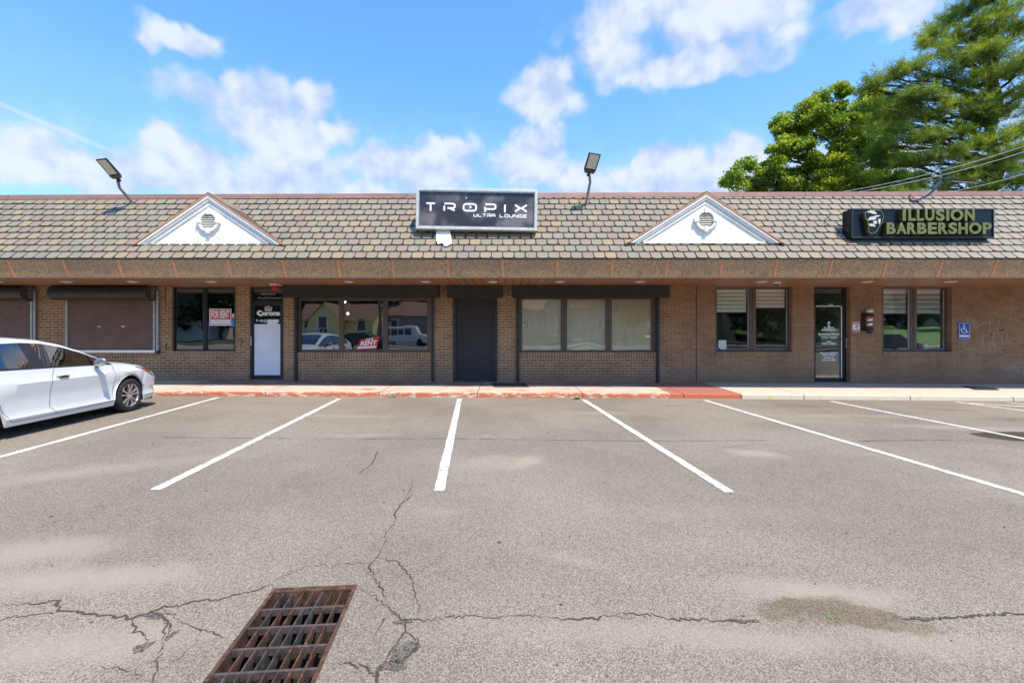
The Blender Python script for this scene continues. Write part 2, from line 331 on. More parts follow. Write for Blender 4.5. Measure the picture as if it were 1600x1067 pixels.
ag = nd(nt, 'ShaderNodeCombineColor'); [lk(nt, agg, ag.inputs[i]) for i in range(3)]
c = mixc(nt, .82, c, ag.outputs[0], 'MULTIPLY')
c = mixc(nt, mth(nt, 'MULTIPLY', sstep(nt, sc_.outputs[1], .93, .98), .4), c, (.5, .47, .42))
c = mixc(nt, mth(nt, 'MULTIPLY', sstep(nt, sc_.outputs[2], .93, .98), .6), c, (.07, .06, .055))
c = mixc(nt, mth(nt, 'MULTIPLY', sstep(nt, fine, .35, .75), .25), c, (.12, .11, .10))
for (px, py, rx, ry, an, k) in [(60, 860, .9, .35, 10, .75), (120, 905, 1.2, .25, 5, .8), (130, 1010, .8, .25, 8, .7), (1270, 925, .7, .22, -8, .8), (1180, 1000, .9, .15, -4, .6), (1430, 1000, .6, .2, -8, .5),
        (560, 680, .8, .18, 8, .5), (820, 722, .25, .45, -30, .8), (765, 722, .7, .4, 10, .45), (150, 735, 1.6, .35, 28, .45), (1180, 708, .5, .3, -20, .8), (1490, 668, 1.6, .3, -8, .6),
        (1330, 650, 2.0, .3, 0, .5), (940, 645, 1.2, .3, 0, .5), (540, 650, 1.2, .2, 0, .5), (690, 800, .3, .15, 0, .4), (880, 870, .4, .12, -25, .35), (1120, 800, 1.5, .3, 0, .25), (930, 985, 1.4, .2, 0, .3)]:
    x, y = G(px, py); c = mixc(nt, mth(nt, 'MULTIPLY', ell(nt, co, x, y, rx, ry, an, nzz, .9, 1.2), k), c, (0.330, 0.273, 0.207))
wet = None
for (px, py, rx, ry, an, k, soft) in [(1310, 957, .36, .15, -12, .8, .3), (1225, 955, .2, .1, 15, .75, .5), (1250, 634, .7, .3, -10, .6, .7), (1345, 652, .45, .25, -10, .35, .7), (1050, 634, .6, .16, 0, .4, .8), (1590, 655, .8, .2, -5, .6, .6),
        (30, 640, 1.2, .3, 0, .3, .8), (630, 655, .35, .6, 8, .28, .8), (815, 650, .4, .7, 0, .25, .8), (1010, 655, .4, .7, -8, .3, .8), (440, 660, .4, .6, 12, .25, .8), (1200, 665, .5, .5, -10, .28, .8), (700, 900, .8, .3, 10, .14, .9), (1100, 880, 1.0, .3, -5, .16, .9), (300, 830, 1.2, .25, 5, .16, .9), (840, 634, .7, .08, 0, .4, .8), (1480, 640, .9, .22, -8, .5, .7), (1290, 945, .25, .12, 5, .5, .4), (1380, 972, .3, .10, -14, .6, .35), (420, 630, 1.0, .2, 0, .25, .8), (1500, 634, .5, .15, 0, .3, .8)]:
    x, y = G(px, py); c = mixc(nt, mth(nt, 'MULTIPLY', ell(nt, co, x, y, rx, ry, an, nzf if py > 900 else nzz, soft, 1.5 if py > 900 else 1.0), k), c, mixc(nt, sstep(nt, sc_.outputs[0], .3, .9), (.12, .085, .055), (.215, .16, .105)))
x, y = G(1640, 684); pud = ell(nt, co, x, y, 1.05, .42, -6, nzz, .12, .45)
c = mixc(nt, mth(nt, 'MULTIPLY', pud, .85), c, (.055, .045, .038))
lk(nt, c, b.inputs['Base Color'])
lk(nt, sstep(nt, pud, 0, 1, .88, .3), b.inputs['Roughness']); b.inputs['Specular IOR Level'].default_value = .35
hb = mth(nt, 'ADD', fine, mth(nt, 'MULTIPLY', vo.outputs['Distance'], .8)); bump(nt, b, mth(nt, 'MULTIPLY', hb, mth(nt, 'SUBTRACT', 1., pud)), .45, .006)
pm('crack', (.06, .046, .036), 1., 0, .3, 30)
m, nt, b = newmat('line_paint'); co = objco(nt); n = noise(nt, co, 30, 5, .75)
c = mixc(nt, mth(nt, 'MULTIPLY', sstep(nt, mth(nt, 'ADD', n, mth(nt, 'MULTIPLY', noise(nt, co, 3.5, 4, .6), .35)), .66, .76), .85), (.76, .70, .62), (.30, .26, .22)); c = mixc(nt, sstep(nt, noise(nt, co, 2, 4), .3, .7), c, mixc(nt, 1., c, (.88, .87, .85), 'MULTIPLY'))
lk(nt, c, b.inputs['Base Color']); b.inputs['Roughness'].default_value = .75; bump(nt, b, n, .4, .003)
# pavement with worn red paint
def walkmat(name, kerb):
    m, nt, b = newmat(name); co = objco(nt); s = nd(nt, 'ShaderNodeSeparateXYZ'); lk(nt, co, s.inputs[0])
    fine = noise(nt, co, 50, 4, .7); mid = noise(nt, co, 3, 6, .7)
    c = mixc(nt, mid, (.50, .41, .32), (.62, .52, .41)); c = mixc(nt, .3, c, mixc(nt, fine, (.6, .6, .6), (1.4, 1.4, 1.4)), 'MULTIPLY')
    inx = mth(nt, 'MULTIPLY', sstep(nt, s.outputs[0], -8.25, -8.15), sstep(nt, s.outputs[0], 5.52, 5.46))
    solid = sstep(nt, s.outputs[0], 3.8, 3.95)
    if kerb:
        mk = nd(nt, 'ShaderNodeMapping'); lk(nt, co, mk.inputs[0]); mk.inputs['Scale'].default_value = (1, 1, 3)
        pt = sstep(nt, mth(nt, 'ADD', noise(nt, mk.outputs[0], 4.5, 10, .8), mth(nt, 'MULTIPLY', solid, .3)), .40, .52)
        ye = mth(nt, 'MULTIPLY', sstep(nt, noise(nt, co, 5, 6, .75, (3, 1, 2)), .54, .6), .75)
        c = mixc(nt, ye, c, (.62, .4, .08)); c = mixc(nt, mth(nt, 'MULTIPLY', pt, mth(nt, 'MULTIPLY', inx, .9)), c, mixc(nt, noise(nt, co, 9, 6, .8), (.30, .045, .02), (.55, .12, .03)))
    else:
        # thick near the wall, with soffit shade painted in there, worn off in the middle, thicker again on the kerb edge
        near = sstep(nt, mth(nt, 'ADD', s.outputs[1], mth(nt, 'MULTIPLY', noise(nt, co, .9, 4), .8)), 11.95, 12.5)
        mpp = nd(nt, 'ShaderNodeMapping'); lk(nt, co, mpp.inputs[0]); mpp.inputs['Scale'].default_value = (1.0, 2.6, 1)
        a = mth(nt, 'ADD', noise(nt, mpp.outputs[0], 1.6, 7, .72), mth(nt, 'MULTIPLY', near, .17)); a = mth(nt, 'ADD', a, mth(nt, 'MULTIPLY', solid, .3))
        edge = sstep(nt, s.outputs[1], 10.85, 10.6, 0, .08)
        pt = sstep(nt, mth(nt, 'ADD', a, edge), .545, .66)
        light = mth(nt, 'MULTIPLY', sstep(nt, a, .4, .55), .22)
        c = mixc(nt, mth(nt, 'MULTIPLY', mth(nt, 'MAXIMUM', pt, light), mth(nt, 'MULTIPLY', inx, .85)), c, (.34, .07, .045))
        c = mixc(nt, mth(nt, 'MULTIPLY', near, .35), c, (.16, .13, .125))  # darker strip by the wall: soffit shade put into the colour
        c = mixc(nt, mth(nt, 'MULTIPLY', sstep(nt, noise(nt, co, 2, 5, .7, (5, 5, 5)), .55, .7), .22), c, (.22, .19, .17))
    lk(nt, c, b.inputs['Base Color']); b.inputs['Roughness'].default_value = .9; bump(nt, b, fine, .3, .004)
walkmat('walk', False); walkmat('kerb', True)
m, nt, b = newmat('grass'); co = objco(nt); c = mixc(nt, noise(nt, co, 3, 6, .7), (.05, .11, .015), (.12, .22, .03)); lk(nt, c, b.inputs['Base Color']); b.inputs['Roughness'].default_value = .9
# barber pole stripes
m, nt, b = newmat('pole_stripe'); co = objco(nt); s = nd(nt, 'ShaderNodeSeparateXYZ'); lk(nt, co, s.inputs[0])
t = mth(nt, 'FRACT', mth(nt, 'ADD', mth(nt, 'MULTIPLY', s.outputs[2], 4.4), mth(nt, 'MULTIPLY', mth(nt, 'ARCTAN2', s.outputs[1], s.outputs[0]), -.159)))
c = mixc(nt, mth(nt, 'LESS_THAN', t, .25), (.9, .86, .78), (.85, .07, .02)); t2 = mth(nt, 'MULTIPLY', mth(nt, 'GREATER_THAN', t, .5), mth(nt, 'LESS_THAN', t, .75)); c = mixc(nt, t2, c, (.03, .035, .06))
lk(nt, c, b.inputs['Base Color']); b.inputs['Roughness'].default_value = .2
def M(n): return MATS[n]

# ------------------------------------------------------------------ mesh helpers
def tag(o, label=None, cat=None, group=None, kind=None):
    if label: o['label'] = label
    if cat: o['category'] = cat
    if group: o['group'] = group
    if kind: o['kind'] = kind
    return o
def empty(name, loc=(0, 0, 0), rz=0., label=None, cat=None, group=None):
    o = bpy.data.objects.new(name, None); o.location = loc; o.rotation_euler = (0, 0, rz); o.empty_display_size = .2
    COL.objects.link(o); return tag(o, label, cat, group)
WORLD = {}
def wloc(o):
    v = Vector((0, 0, 0))
    while o is not None: v += o.location; o = o.parent
    return v
class MB:
    def __init__(s): s.v = []; s.f = []
    def add(s, vs, fs):
        n = len(s.v); s.v += [tuple(q) for q in vs]; s.f += [tuple(i + n for i in f) for f in fs]; return s
    def box(s, x0, x1, y0, y1, z0, z1):
        x0, x1 = min(x0, x1), max(x0, x1); y0, y1 = min(y0, y1), max(y0, y1); z0, z1 = min(z0, z1), max(z0, z1)
        return s.add([(x0, y0, z0), (x1, y0, z0), (x1, y1, z0), (x0, y1, z0), (x0, y0, z1), (x1, y0, z1), (x1, y1, z1), (x0, y1, z1)],
                     [(0, 3, 2, 1), (4, 5, 6, 7), (0, 1, 5, 4), (1, 2, 6, 5), (2, 3, 7, 6), (3, 0, 4, 7)])
    def prism(s, pts, y0, y1):      # outline in x,z pushed along y; pts counter-clockwise seen from -y
        n = len(pts); s.add([(x, y0, z) for x, z in pts] + [(x, y1, z) for x, z in pts],
              [tuple(range(n)), tuple(range(2 * n - 1, n - 1, -1))] + [(i, i + n, (i + 1) % n + n, (i + 1) % n) for i in range(n)]); return s
    def tube(s, path, rad, n=8, cap=True):
        path = [Vector(p) for p in path]; rr = rad if isinstance(rad, (list, tuple)) else [rad] * len(path)
        base = len(s.v); up = None
        for i, p in enumerate(path):
            d = (path[min(i + 1, len(path) - 1)] - path[max(i - 1, 0)]).normalized()
            if up is None:
                up = Vector((0, 0, 1)) if abs(d.z) < .9 else Vector((1, 0, 0))
            a = d.cross(up).normalized(); up = a.cross(d).normalized()
            for k in range(n):
                t = 2 * math.pi * k / n; s.v.append(tuple(p + (a * math.cos(t) + up * math.sin(t)) * rr[i]))
        for i in range(len(path) - 1):
            for k in range(n):
                a0 = base + i * n + k; a1 = base + i * n + (k + 1) % n; s.f.append((a0, a1, a1 + n, a0 + n))
        if cap:
            s.f.append(tuple(base + k for k in range(n - 1, -1, -1))); e = base + (len(path) - 1) * n; s.f.append(tuple(e + k for k in range(n)))
        return s
    def lathe(s, prof, c=(0, 0, 0), axis='Z', n=24, cap=True):   # prof: (r, h)
        base = len(s.v); c = Vector(c)
        for r, h in prof:
            for k in range(n):
                t = 2 * math.pi * k / n; a, b_ = r * math.cos(t), r * math.sin(t)
                p = Vector((a, b_, h)) if axis == 'Z' else (Vector((h, a, b_)) if axis == 'X' else Vector((b_, h, a)))
                s.v.append(tuple(c + p))
        for i in range(len(prof) - 1):
            for k in range(n):
                a0 = base + i * n + k; a1 = base + i * n + (k + 1) % n; s.f.append((a0, a1, a1 + n, a0 + n))
        if cap: s.f.append(tuple(base + k for k in range(n - 1, -1, -1))); e = base + (len(prof) - 1) * n; s.f.append(tuple(e + k for k in range(n)))
        return s
    def stroke(s, pts, wd, y0, y1, closed=False):       # flat ribbon in x,z with mitred corners
        P_ = [Vector(p) for p in pts]; n = len(P_); L = []; Rr = []
        for i in range(n):
            if closed: a, b_ = P_[i - 1], P_[(i + 1) % n]
            else: a, b_ = P_[max(i - 1, 0)], P_[min(i + 1, n - 1)]
            d1 = (P_[i] - a).normalized() if (P_[i] - a).length > 1e-9 else (b_ - P_[i]).normalized()
            d2_ = (b_ - P_[i]).normalized() if (b_ - P_[i]).length > 1e-9 else d1
            t = (d1 + d2_).normalized(); nn = Vector((-t.y, t.x)); k = wd / 2 / max(.45, nn.dot(Vector((-d1.y, d1.x))))
            L.append(P_[i] + nn * k); Rr.append(P_[i] - nn * k)
        for i in range(n if closed else n - 1):
            j = (i + 1) % n; s.prism([tuple(Rr[i]), tuple(Rr[j]), tuple(L[j]), tuple(L[i])], y0, y1)
        return s
    def xform(s, fn): s.v = [tuple(fn(Vector(q))) for q in s.v]; return s
    def build(s, name, mat, parent=None, smooth=False, local=False):
        me = bpy.data.meshes.new(name); off = Vector((0, 0, 0)) if (parent is None or local) else wloc(parent)
        me.from_pydata([(q[0] - off.x, q[1] - off.y, q[2] - off.z) for q in s.v], [], s.f)
        me.materials.append(M(mat) if isinstance(mat, str) else mat)
        if smooth:
            me.polygons.foreach_set('use_smooth', [True] * len(me.polygons))
            if smooth != 'all': me.set_sharp_from_angle(angle=R(smooth if smooth is not True else 35))
        me.update(); o = bpy.data.objects.new(name, me); COL.objects.link(o); o.parent = parent; return o
def npmesh(name, V, k, mat, parent=None):   # V: (faces*k, 3) separate k-gons
    V = np.asarray(V, dtype=np.float32).reshape(-1, 3); n = len(V); nf = n // k
    off = wloc(parent) if parent is not None else Vector((0, 0, 0)); V = V - np.array(off, dtype=np.float32)
    me = bpy.data.meshes.new(name); me.vertices.add(n); me.vertices.foreach_set('co', V.ravel())
    me.loops.add(n); me.loops.foreach_set('vertex_index', np.arange(n, dtype=np.int32))
    me.polygons.add(nf); me.polygons.foreach_set('loop_start', np.arange(nf, dtype=np.int32) * k); me.polygons.foreach_set('loop_total', np.full(nf, k, dtype=np.int32))
    me.materials.append(M(mat)); me.update(calc_edges=True); me.validate()
    o = bpy.data.objects.new(name, me); COL.objects.link(o); o.parent = parent; return o
def bevel(o, wd=.004, seg=2):
    m = o.modifiers.new('bevel', 'BEVEL'); m.width = wd; m.segments = seg; m.limit_method = 'ANGLE'; return o
def textmb(body, size, x, z, y, th=.004, bold=0., sx=1., align='CENTER', shear=0., rot=0.):
    cu = bpy.data.curves.new('t', 'FONT'); cu.body = body; cu.size = size; cu.extrude = th / 2; cu.offset = bold; cu.align_x = align; cu.align_y = 'CENTER'; cu.shear = shear; cu.resolution_u = 4
    o = bpy.data.objects.new('t', cu); COL.objects.link(o); bpy.context.view_layer.update()
    dg = bpy.context.evaluated_depsgraph_get(); me = bpy.data.meshes.new_from_object(o.evaluated_get(dg)); mb = MB()
    ca, sa = math.cos(rot), math.sin(rot); vs = []
    for v in me.vertices:
        a, b_ = v.co.x * sx, v.co.y; vs.append((x + a * ca - b_ * sa, y - v.co.z, z + a * sa + b_ * ca))
    mb.add(vs, [tuple(p.vertices) for p in me.polygons])
    bpy.data.objects.remove(o); bpy.data.curves.remove(cu); bpy.data.meshes.remove(me); return mb

# ------------------------------------------------------------------ ground, lot, pavement
WY = 12.70                                   # face of the brick wall
def WX(px, Y=WY): return (px - 790) / F * Y
def WZ(py, Y=WY): return EYE + (517 - py) / F * Y
DX0, DX1, DY0, DY1 = -1.345, -.85, 1.55, 2.755
GA = R(4.8)
def gturn(x, y):
    cx, cy = (DX0 + DX1) / 2, (DY0 + DY1) / 2; return cx + (x - cx) * math.cos(GA) - (y - cy) * math.sin(GA), cy + (x - cx) * math.sin(GA) + (y - cy) * math.cos(GA)      # catch-basin opening
def sheet(name, mat, x0, x1, y0, y1, dz, hole=None, kind='structure'):
    xs = [x0, x1]; ys = [y0, y1]
    if hole: xs = sorted(xs + [hole[0], hole[1]]); ys = sorted(ys + [hole[2], hole[3]])
    mb = MB()
    for i in range(len(xs) - 1):
        for j in range(len(ys) - 1):
            a, b_, c_, d_ = xs[i], xs[i + 1], ys[j], ys[j + 1]
            if hole and abs(a - hole[0]) < 1e-6 and abs(c_ - hole[2]) < 1e-6: continue
            q4 = [(a, c_), (b_, c_), (b_, d_), (a, d_)]
            if hole: q4 = [gturn(*p) if (p[0] in hole[:2] and p[1] in hole[2:]) else p for p in q4]
            mb.add([(p, q, gz(p) + dz) for p, q in q4], [(0, 1, 2, 3)])
    return tag(mb.build(name, mat), kind=kind)
HOLE = (DX0, DX1, DY0, DY1)
pm('earth', (.05, .05, .028), 1., 0, .3, 2)
sheet('ground', 'earth', -260, 260, -200, 500, -.06, HOLE)
sheet('parking_lot', 'asphalt', -45, 45, -9, 10.9, 0, HOLE)
sheet('road', 'asphalt', -120, 120, -17.5, -9.6, -.02)
kb = MB(); kb.box(-120, 120, -9.55, -9.25, -.4, .1); tag(kb.build('verge', 'concrete_plain'), kind='structure')
kb = MB(); kb.box(-120, 120, -19.2, -17.6, -.4, .12); tag(kb.build('far_pavement', 'concrete_plain'), kind='structure')

def kerb_y(x): return 10.6 if x < 4 else 10.6 - .027 * (x - 4)
joints_x = [-13.2, -10.4, -8.35, -5.6, -2.95, -.66, 1.8, 4.15, 5.47, 6.9, 9.3, 11.6, 13.6, 16.5, 20]
wk = MB(); kf = MB(); jt = MB()
rng = random.Random(3)
xs = [-24] + joints_x + [24]
for a, b_ in zip(xs[:-1], xs[1:]):
    n = 8
    for k in range(n):
        xa = a + (b_ - a) * k / n + (.008 if k == 0 else 0); xb = a + (b_ - a) * (k + 1) / n - (.008 if k == n - 1 else 0)
        ya, yb = kerb_y(xa), kerb_y(xb); za, zb = gz(xa), gz(xb)
        wk.add([(xa, ya + .035, za + .105), (xb, yb + .035, zb + .105), (xb, WY + .3, zb + .14), (xa, WY + .3, za + .14)], [(0, 1, 2, 3)])
        kf.add([(xa, ya - .012, za - .05), (xb, yb - .012, zb - .05), (xb, yb + .004, zb + .085), (xa, ya + .004, za + .085)], [(0, 1, 2, 3)])
        kf.add([(xa, ya + .004, za + .085), (xb, yb + .004, zb + .085), (xb, yb + .035, zb + .105), (xa, ya + .035, za + .105)], [(0, 1, 2, 3)])
jt.box(-24, 24, 10.75, WY + .25, -.3, -.2)
for j in joints_x:
    yk = kerb_y(j); wv = .02
    jt.add([(j - wv, yk + .0, gz(j) + .03), (j + wv, yk + .0, gz(j) + .03), (j + wv, WY, gz(j) + .13), (j - wv, WY, gz(j) + .13)], [(0, 1, 2, 3)])
tag(wk.build('pavement', 'walk'), kind='structure'); tag(kf.build('kerb', 'kerb'), kind='structure'); tag(jt.build('pavement_joint', 'crack'), kind='structure')

# painted bay lines: far end, near end, widths (m)
def bay(p_far, p_near, wd=.105, nm='painted_line'):
    (x0, y0), (x1, y1) = p_far, p_near; mb = MB(); d = Vector((x1 - x0, y1 - y0)); L = d.length; d.normalize(); nn = Vector((-d.y, d.x)); n = 50
    rg = random.Random(int(abs(x0 * 100)))
    pts = []
    for i in range(n + 1):
        c0 = Vector((x0, y0)) + d * (L * i / n); w1 = wd / 2 + rg.uniform(-.004, .004); w2 = wd / 2 + rg.uniform(-.004, .004)
        a = c0 + nn * w1; b_ = c0 - nn * w2; pts.append((a, b_))
    for i in range(n):
        (a, b_), (c_, e) = pts[i], pts[i + 1]; mb.add([(q.x, q.y, gz(q.x) + .004) for q in (a, b_, e, c_)], [(0, 1, 2, 3)])
    return tag(mb.build(nm, 'line_paint'), kind='structure')
for f_, n_ in [((341, 621), (-150, 755)), ((530, 623), (243, 765)), ((718, 623), (686, 767)), ((911, 624), (1140, 769)), ((1100, 625), (1612, 776)), ((1298, 627), (1660, 697)), ((1494, 628), (1700, 655)),
               ((1515, 630), (1700, 641)), ((1572, 629), (1720, 641))]:
    bay(G(*f_), G(*n_))

# cracks: ragged dark ribbons in the surface
def crack(pts, wd, seed=0, jig=1.0, nm='asphalt_crack'):
    wd *= .78
    rg = random.Random(seed); P_ = [Vector(G(*p)) for p in pts]; out = []
    for a, b_ in zip(P_[:-1], P_[1:]):
        n = max(2, int((b_ - a).length / .018))
        for i in range(n):
            q = a.lerp(b_, i / n); out.append(q + Vector((rg.gauss(0, .006), rg.gauss(0, .009))) * jig)
    out.append(P_[-1]); mb = MB(); m_ = len(out); prev = None; wv = 1.
    for i, q in enumerate(out):
        d = (out[min(i + 1, m_ - 1)] - out[max(i - 1, 0)]); d = d.normalized() if d.length > 1e-6 else Vector((1, 0)); nn = Vector((-d.y, d.x))
        wv = min(1.9, max(.35, wv + rg.gauss(0, .32))); tpr = min(1, (min(i, m_ - 1 - i) + .6) / 4)
        hw = wd / 2 * wv * tpr; a, b_ = q + nn * hw * rg.uniform(.6, 1.4), q - nn * hw * rg.uniform(.6, 1.4); cur = (a, b_)
        if prev: mb.add([(z.x, z.y, gz(z.x) + .003) for z in (prev[0], prev[1], b_, a)], [(0, 1, 2, 3)])
        prev = cur
    return tag(mb.build(nm, 'crack'), kind='structure')
CR = [([(-60, 952), (0, 946), (40, 944), (85, 940), (95, 953), (140, 957), (205, 966), (250, 951), (300, 941), (350, 934), (400, 922), (428, 914)], .011),
      ([(-40, 975), (20, 965), (85, 957), (95, 953)], .006), ([(205, 966), (218, 985), (232, 1000), (220, 1018)], .013), ([(232, 955), (262, 965), (270, 985), (255, 1000)], .011),
      ([(250, 950), (290, 974), (320, 985), (352, 996)], .005), ([(262, 965), (245, 1040), (238, 1067), (235, 1090)], .005), ([(300, 941), (318, 972), (305, 1010)], .004), ([(352, 996), (300, 1010), (262, 1045)], .004),
      ([(145, 1040), (190, 1047), (222, 1060)], .004),
      ([(590, 705), (582, 725), (560, 740)], .007), ([(645, 750), (640, 770), (618, 800), (617, 818), (602, 832), (602, 848), (590, 870), (578, 884), (583, 900), (600, 925), (605, 940)], .008),
      ([(645, 772), (625, 790), (617, 802)], .006), ([(592, 870), (622, 880), (645, 905), (650, 940), (662, 962)], .006),
      ([(556, 917), (585, 932), (605, 948), (625, 970), (690, 966), (740, 963), (770, 966), (820, 961), (885, 968), (925, 966), (985, 958), (1010, 960), (1060, 968), (1110, 970), (1180, 972)], .009),
      ([(605, 940), (612, 955), (632, 970), (632, 990), (612, 1015), (592, 1050), (585, 1075)], .013), ([(632, 985), (655, 1000), (640, 1025), (605, 1045)], .009), ([(585, 1000), (592, 980), (605, 960)], .006),
      ([(520, 1035), (545, 1035), (580, 1048), (590, 1058)], .006), ([(1410, 968), (1470, 966), (1530, 962), (1580, 958), (1640, 966)], .010), ([(960, 962), (975, 968), (1000, 965)], .004),
      ([(430, 685), (560, 686), (700, 685), (820, 687), (900, 688), (1010, 689), (1200, 688)], .012), ([(1340, 689), (1420, 688), (1530, 688)], .02), ([(250, 683), (340, 684), (430, 685)], .012),
      ([(1120, 700), (1180, 694), (1250, 698)], .006), ([(430, 905), (480, 885), (540, 880), (580, 880)], .003)]
for i, (p, wd) in enumerate(CR): crack(p, wd, i, .25 if p[0][1] < 700 and len(p) > 2 and wd >= .012 else 1.)
# crumbled patches on the cracks
def patch(px, py, rx, ry, seed, nm='asphalt_pothole'):
    x, y = G(px, py); rg = random.Random(seed); n = 34; mb = MB(); pts = []
    ph = [rg.uniform(0, 6.3) for _ in range(6)]
    for k in range(n):
        t = 2 * math.pi * k / n; r = 1 + .28 * math.sin(2 * t + ph[0]) + .2 * math.sin(3 * t + ph[1]) + .16 * math.sin(5 * t + ph[2]) + .1 * rg.uniform(-1, 1)
        pts.append((x + rx * r * math.cos(t), y + ry * r * math.sin(t)))
    mb.add([(a, b_, gz(a) + .0025) for a, b_ in pts] + [(x, y, gz(x) + .0025)], [(i, (i + 1) % n, n) for i in range(n)]); return tag(mb.build(nm, 'loose_asphalt'), kind='structure')
m, nt, b = newmat('loose_asphalt'); co = objco(nt); v = nd(nt, 'ShaderNodeTexVoronoi'); v.inputs['Scale'].default_value = 120; lk(nt, co, v.inputs['Vector'])
s = nd(nt, 'ShaderNodeSeparateColor'); lk(nt, v.outputs['Color'], s.inputs[0]); lk(nt, mixc(nt, s.outputs[0], (.06, .047, .038), (.24, .19, .15)), b.inputs['Base Color']); b.inputs['Roughness'].default_value = 1; bump(nt, b, v.outputs['Distance'], 1, .01)
patch(222, 1012, .028, .045, 1); patch(630, 1018, .06, .07, 2); patch(612, 1040, .05, .04, 3); patch(240, 962, .06, .022, 5); patch(268, 992, .02, .03, 6); patch(1160, 970, .07, .018, 7); patch(628, 972, .04, .02, 8)
patch(1440, 966, .05, .015, 9)

# ------------------------------------------------------------------ catch basin
rt = empty('drain_grate', ((DX0 + DX1) / 2, (DY0 + DY1) / 2, gz(-1.1)), GA, 'rusty iron drain grate of slanted bars sunk in the cracked asphalt', 'drain grate')
z0 = gz(-1.1)
fr = MB()
fr.box(DX0, DX0 + .022, DY0, DY1, -.13 + z0, z0 + .004); fr.box(DX1 - .022, DX1, DY0, DY1, z0 - .13, z0 + .004)
fr.box(DX0 + .022, DX1 - .022, DY1 - .045, DY1, z0 - .13, z0 + .0035); fr.box(DX0 + .022, DX1 - .022, DY0, DY0 + .045, z0 - .13, z0 + .0035)
bevel(fr.build('frame', 'rust', rt), .003)
yc = [DY0 + .045 + k * (DY1 - DY0 - .09) / 7 for k in range(8)]
for y in yc[1:-1]:
    c_ = MB().box(DX0 + .022, DX1 - .022, y - .007, y + .007, z0 - .04, z0 - .002); bevel(c_.build('cross_bar', 'rust_worn', rt), .002)
for i in range(7):
    for k in range(1, 8):
        x = DX0 + .022 + k * (DX1 - DX0 - .044) / 8; a, b_ = yc[i] + .007, yc[i + 1] - .007
        # bars lie parallel, each blade leaning and bellied below
        mb = MB(); sec = [(-.004, 0), (.003, 0), (.005, -.02), (.006, -.055), (.002, -.055), (-.001, -.02)]
        n_ = 8; base = []
        for j in range(n_ + 1):
            y = a + (b_ - a) * j / n_; dd = 1 - .8 * abs(2 * j / n_ - 1) ** 1.5
            for (sx, sz) in sec: base.append((x + sx, y, z0 - .003 + sz * dd))
        fs = []
        for j in range(n_):
            for q in range(6): fs.append((j * 6 + q, j * 6 + (q + 1) % 6, (j + 1) * 6 + (q + 1) % 6, (j + 1) * 6 + q))
        mb.add(base, fs); mb.build('grate_bar', ('grate_grey', 'rust', 'grate_grey', 'rust_worn', 'rust')[(k * 7 + i * 3) % 5] if k < 6 else 'rust', rt)
pt = MB(); q = .012
pt.box(DX0 - .05, DX0 - .001, DY0 - .05, DY1 + .05, -.9, z0 - .004); pt.box(DX1 + .001, DX1 + .05, DY0 - .05, DY1 + .05, -.9, z0 - .004)
pt.box(DX0 - .001, DX1 + .001, DY1 + .001, DY1 + .05, -.9, z0 - .004); pt.box(DX0 - .001, DX1 + .001, DY0 - .05, DY0 - .001, -.9, z0 - .004); pt.box(DX0, DX1, DY0, DY1, -.95, -.9)
pt.build('pit_lining', 'pit', rt)
rg = random.Random(5); lt = MB()
for _ in range(60):
    x, y = rg.uniform(DX0 + .05, DX1 - .05), rg.uniform(DY0 + .1, DY1 - .1); a = rg.uniform(0, 6); r = rg.uniform(.01, .035); z = -.86 + rg.uniform(0, .06)
    lt.add([(x + r * math.cos(a), y + r * math.sin(a), z), (x - r * .5 * math.sin(a), y + r * .5 * math.cos(a), z + .01), (x - r * math.cos(a), y - r * math.sin(a), z), (x + r * .5 * math.sin(a), y - r * .5 * math.cos(a), z)], [(0, 1, 2, 3)])
tag(lt.build('pit_leaf_litter', 'leaf_litter'), kind='stuff')

# small grit and crumbs on the asphalt
gr = MB(); rg = random.Random(11)
spots_px = [(543, 727), (600, 785), (630, 766), (755, 677), (773, 679), (850, 688), (857, 676), (657, 651), (877, 945), (756, 757), (780, 847), (571, 651), (693, 664), (1155, 650), (80, 807), (323, 767), (239, 694)]
for (px, py) in spots_px:
    x, y = G(px, py); r = rg.uniform(.012, .022) * (1 if py > 640 else 1.6); k = 7; z = gz(x)
    gr.add([(x + r * rg.uniform(.6, 1.2) * math.cos(6.283 * i / k), y + r * .6 * math.sin(6.283 * i / k), z + .002) for i in range(k)] + [(x, y, z + .012)], [(i, (i + 1) % k, k) for i in range(k)])
for _ in range(240):
    y = rg.uniform(1.8, 10.2); x = rg.uniform(-1.1, 1.1) * y; r = rg.uniform(.004, .010); z = gz(x); k = 5
    if DX0 - .05 < x < DX1 + .05 and y < DY1 + .05: continue
    gr.add([(x + r * math.cos(6.283 * i / k), y + r * math.sin(6.283 * i / k), z + .001) for i in range(k)] + [(x, y, z + r)], [(i, (i + 1) % k, k) for i in range(k)])
tag(gr.build('grit', 'loose_asphalt'), kind='stuff')

# ------------------------------------------------------------------ the strip of shops
B = empty('strip_mall', (0, WY, 0), 0, 'single storey brown brick strip mall with a slate mansard roof and deep soffit', 'shopping strip')
XL, XR = -15.5, 19.5
EX0, EX1 = XL, XR
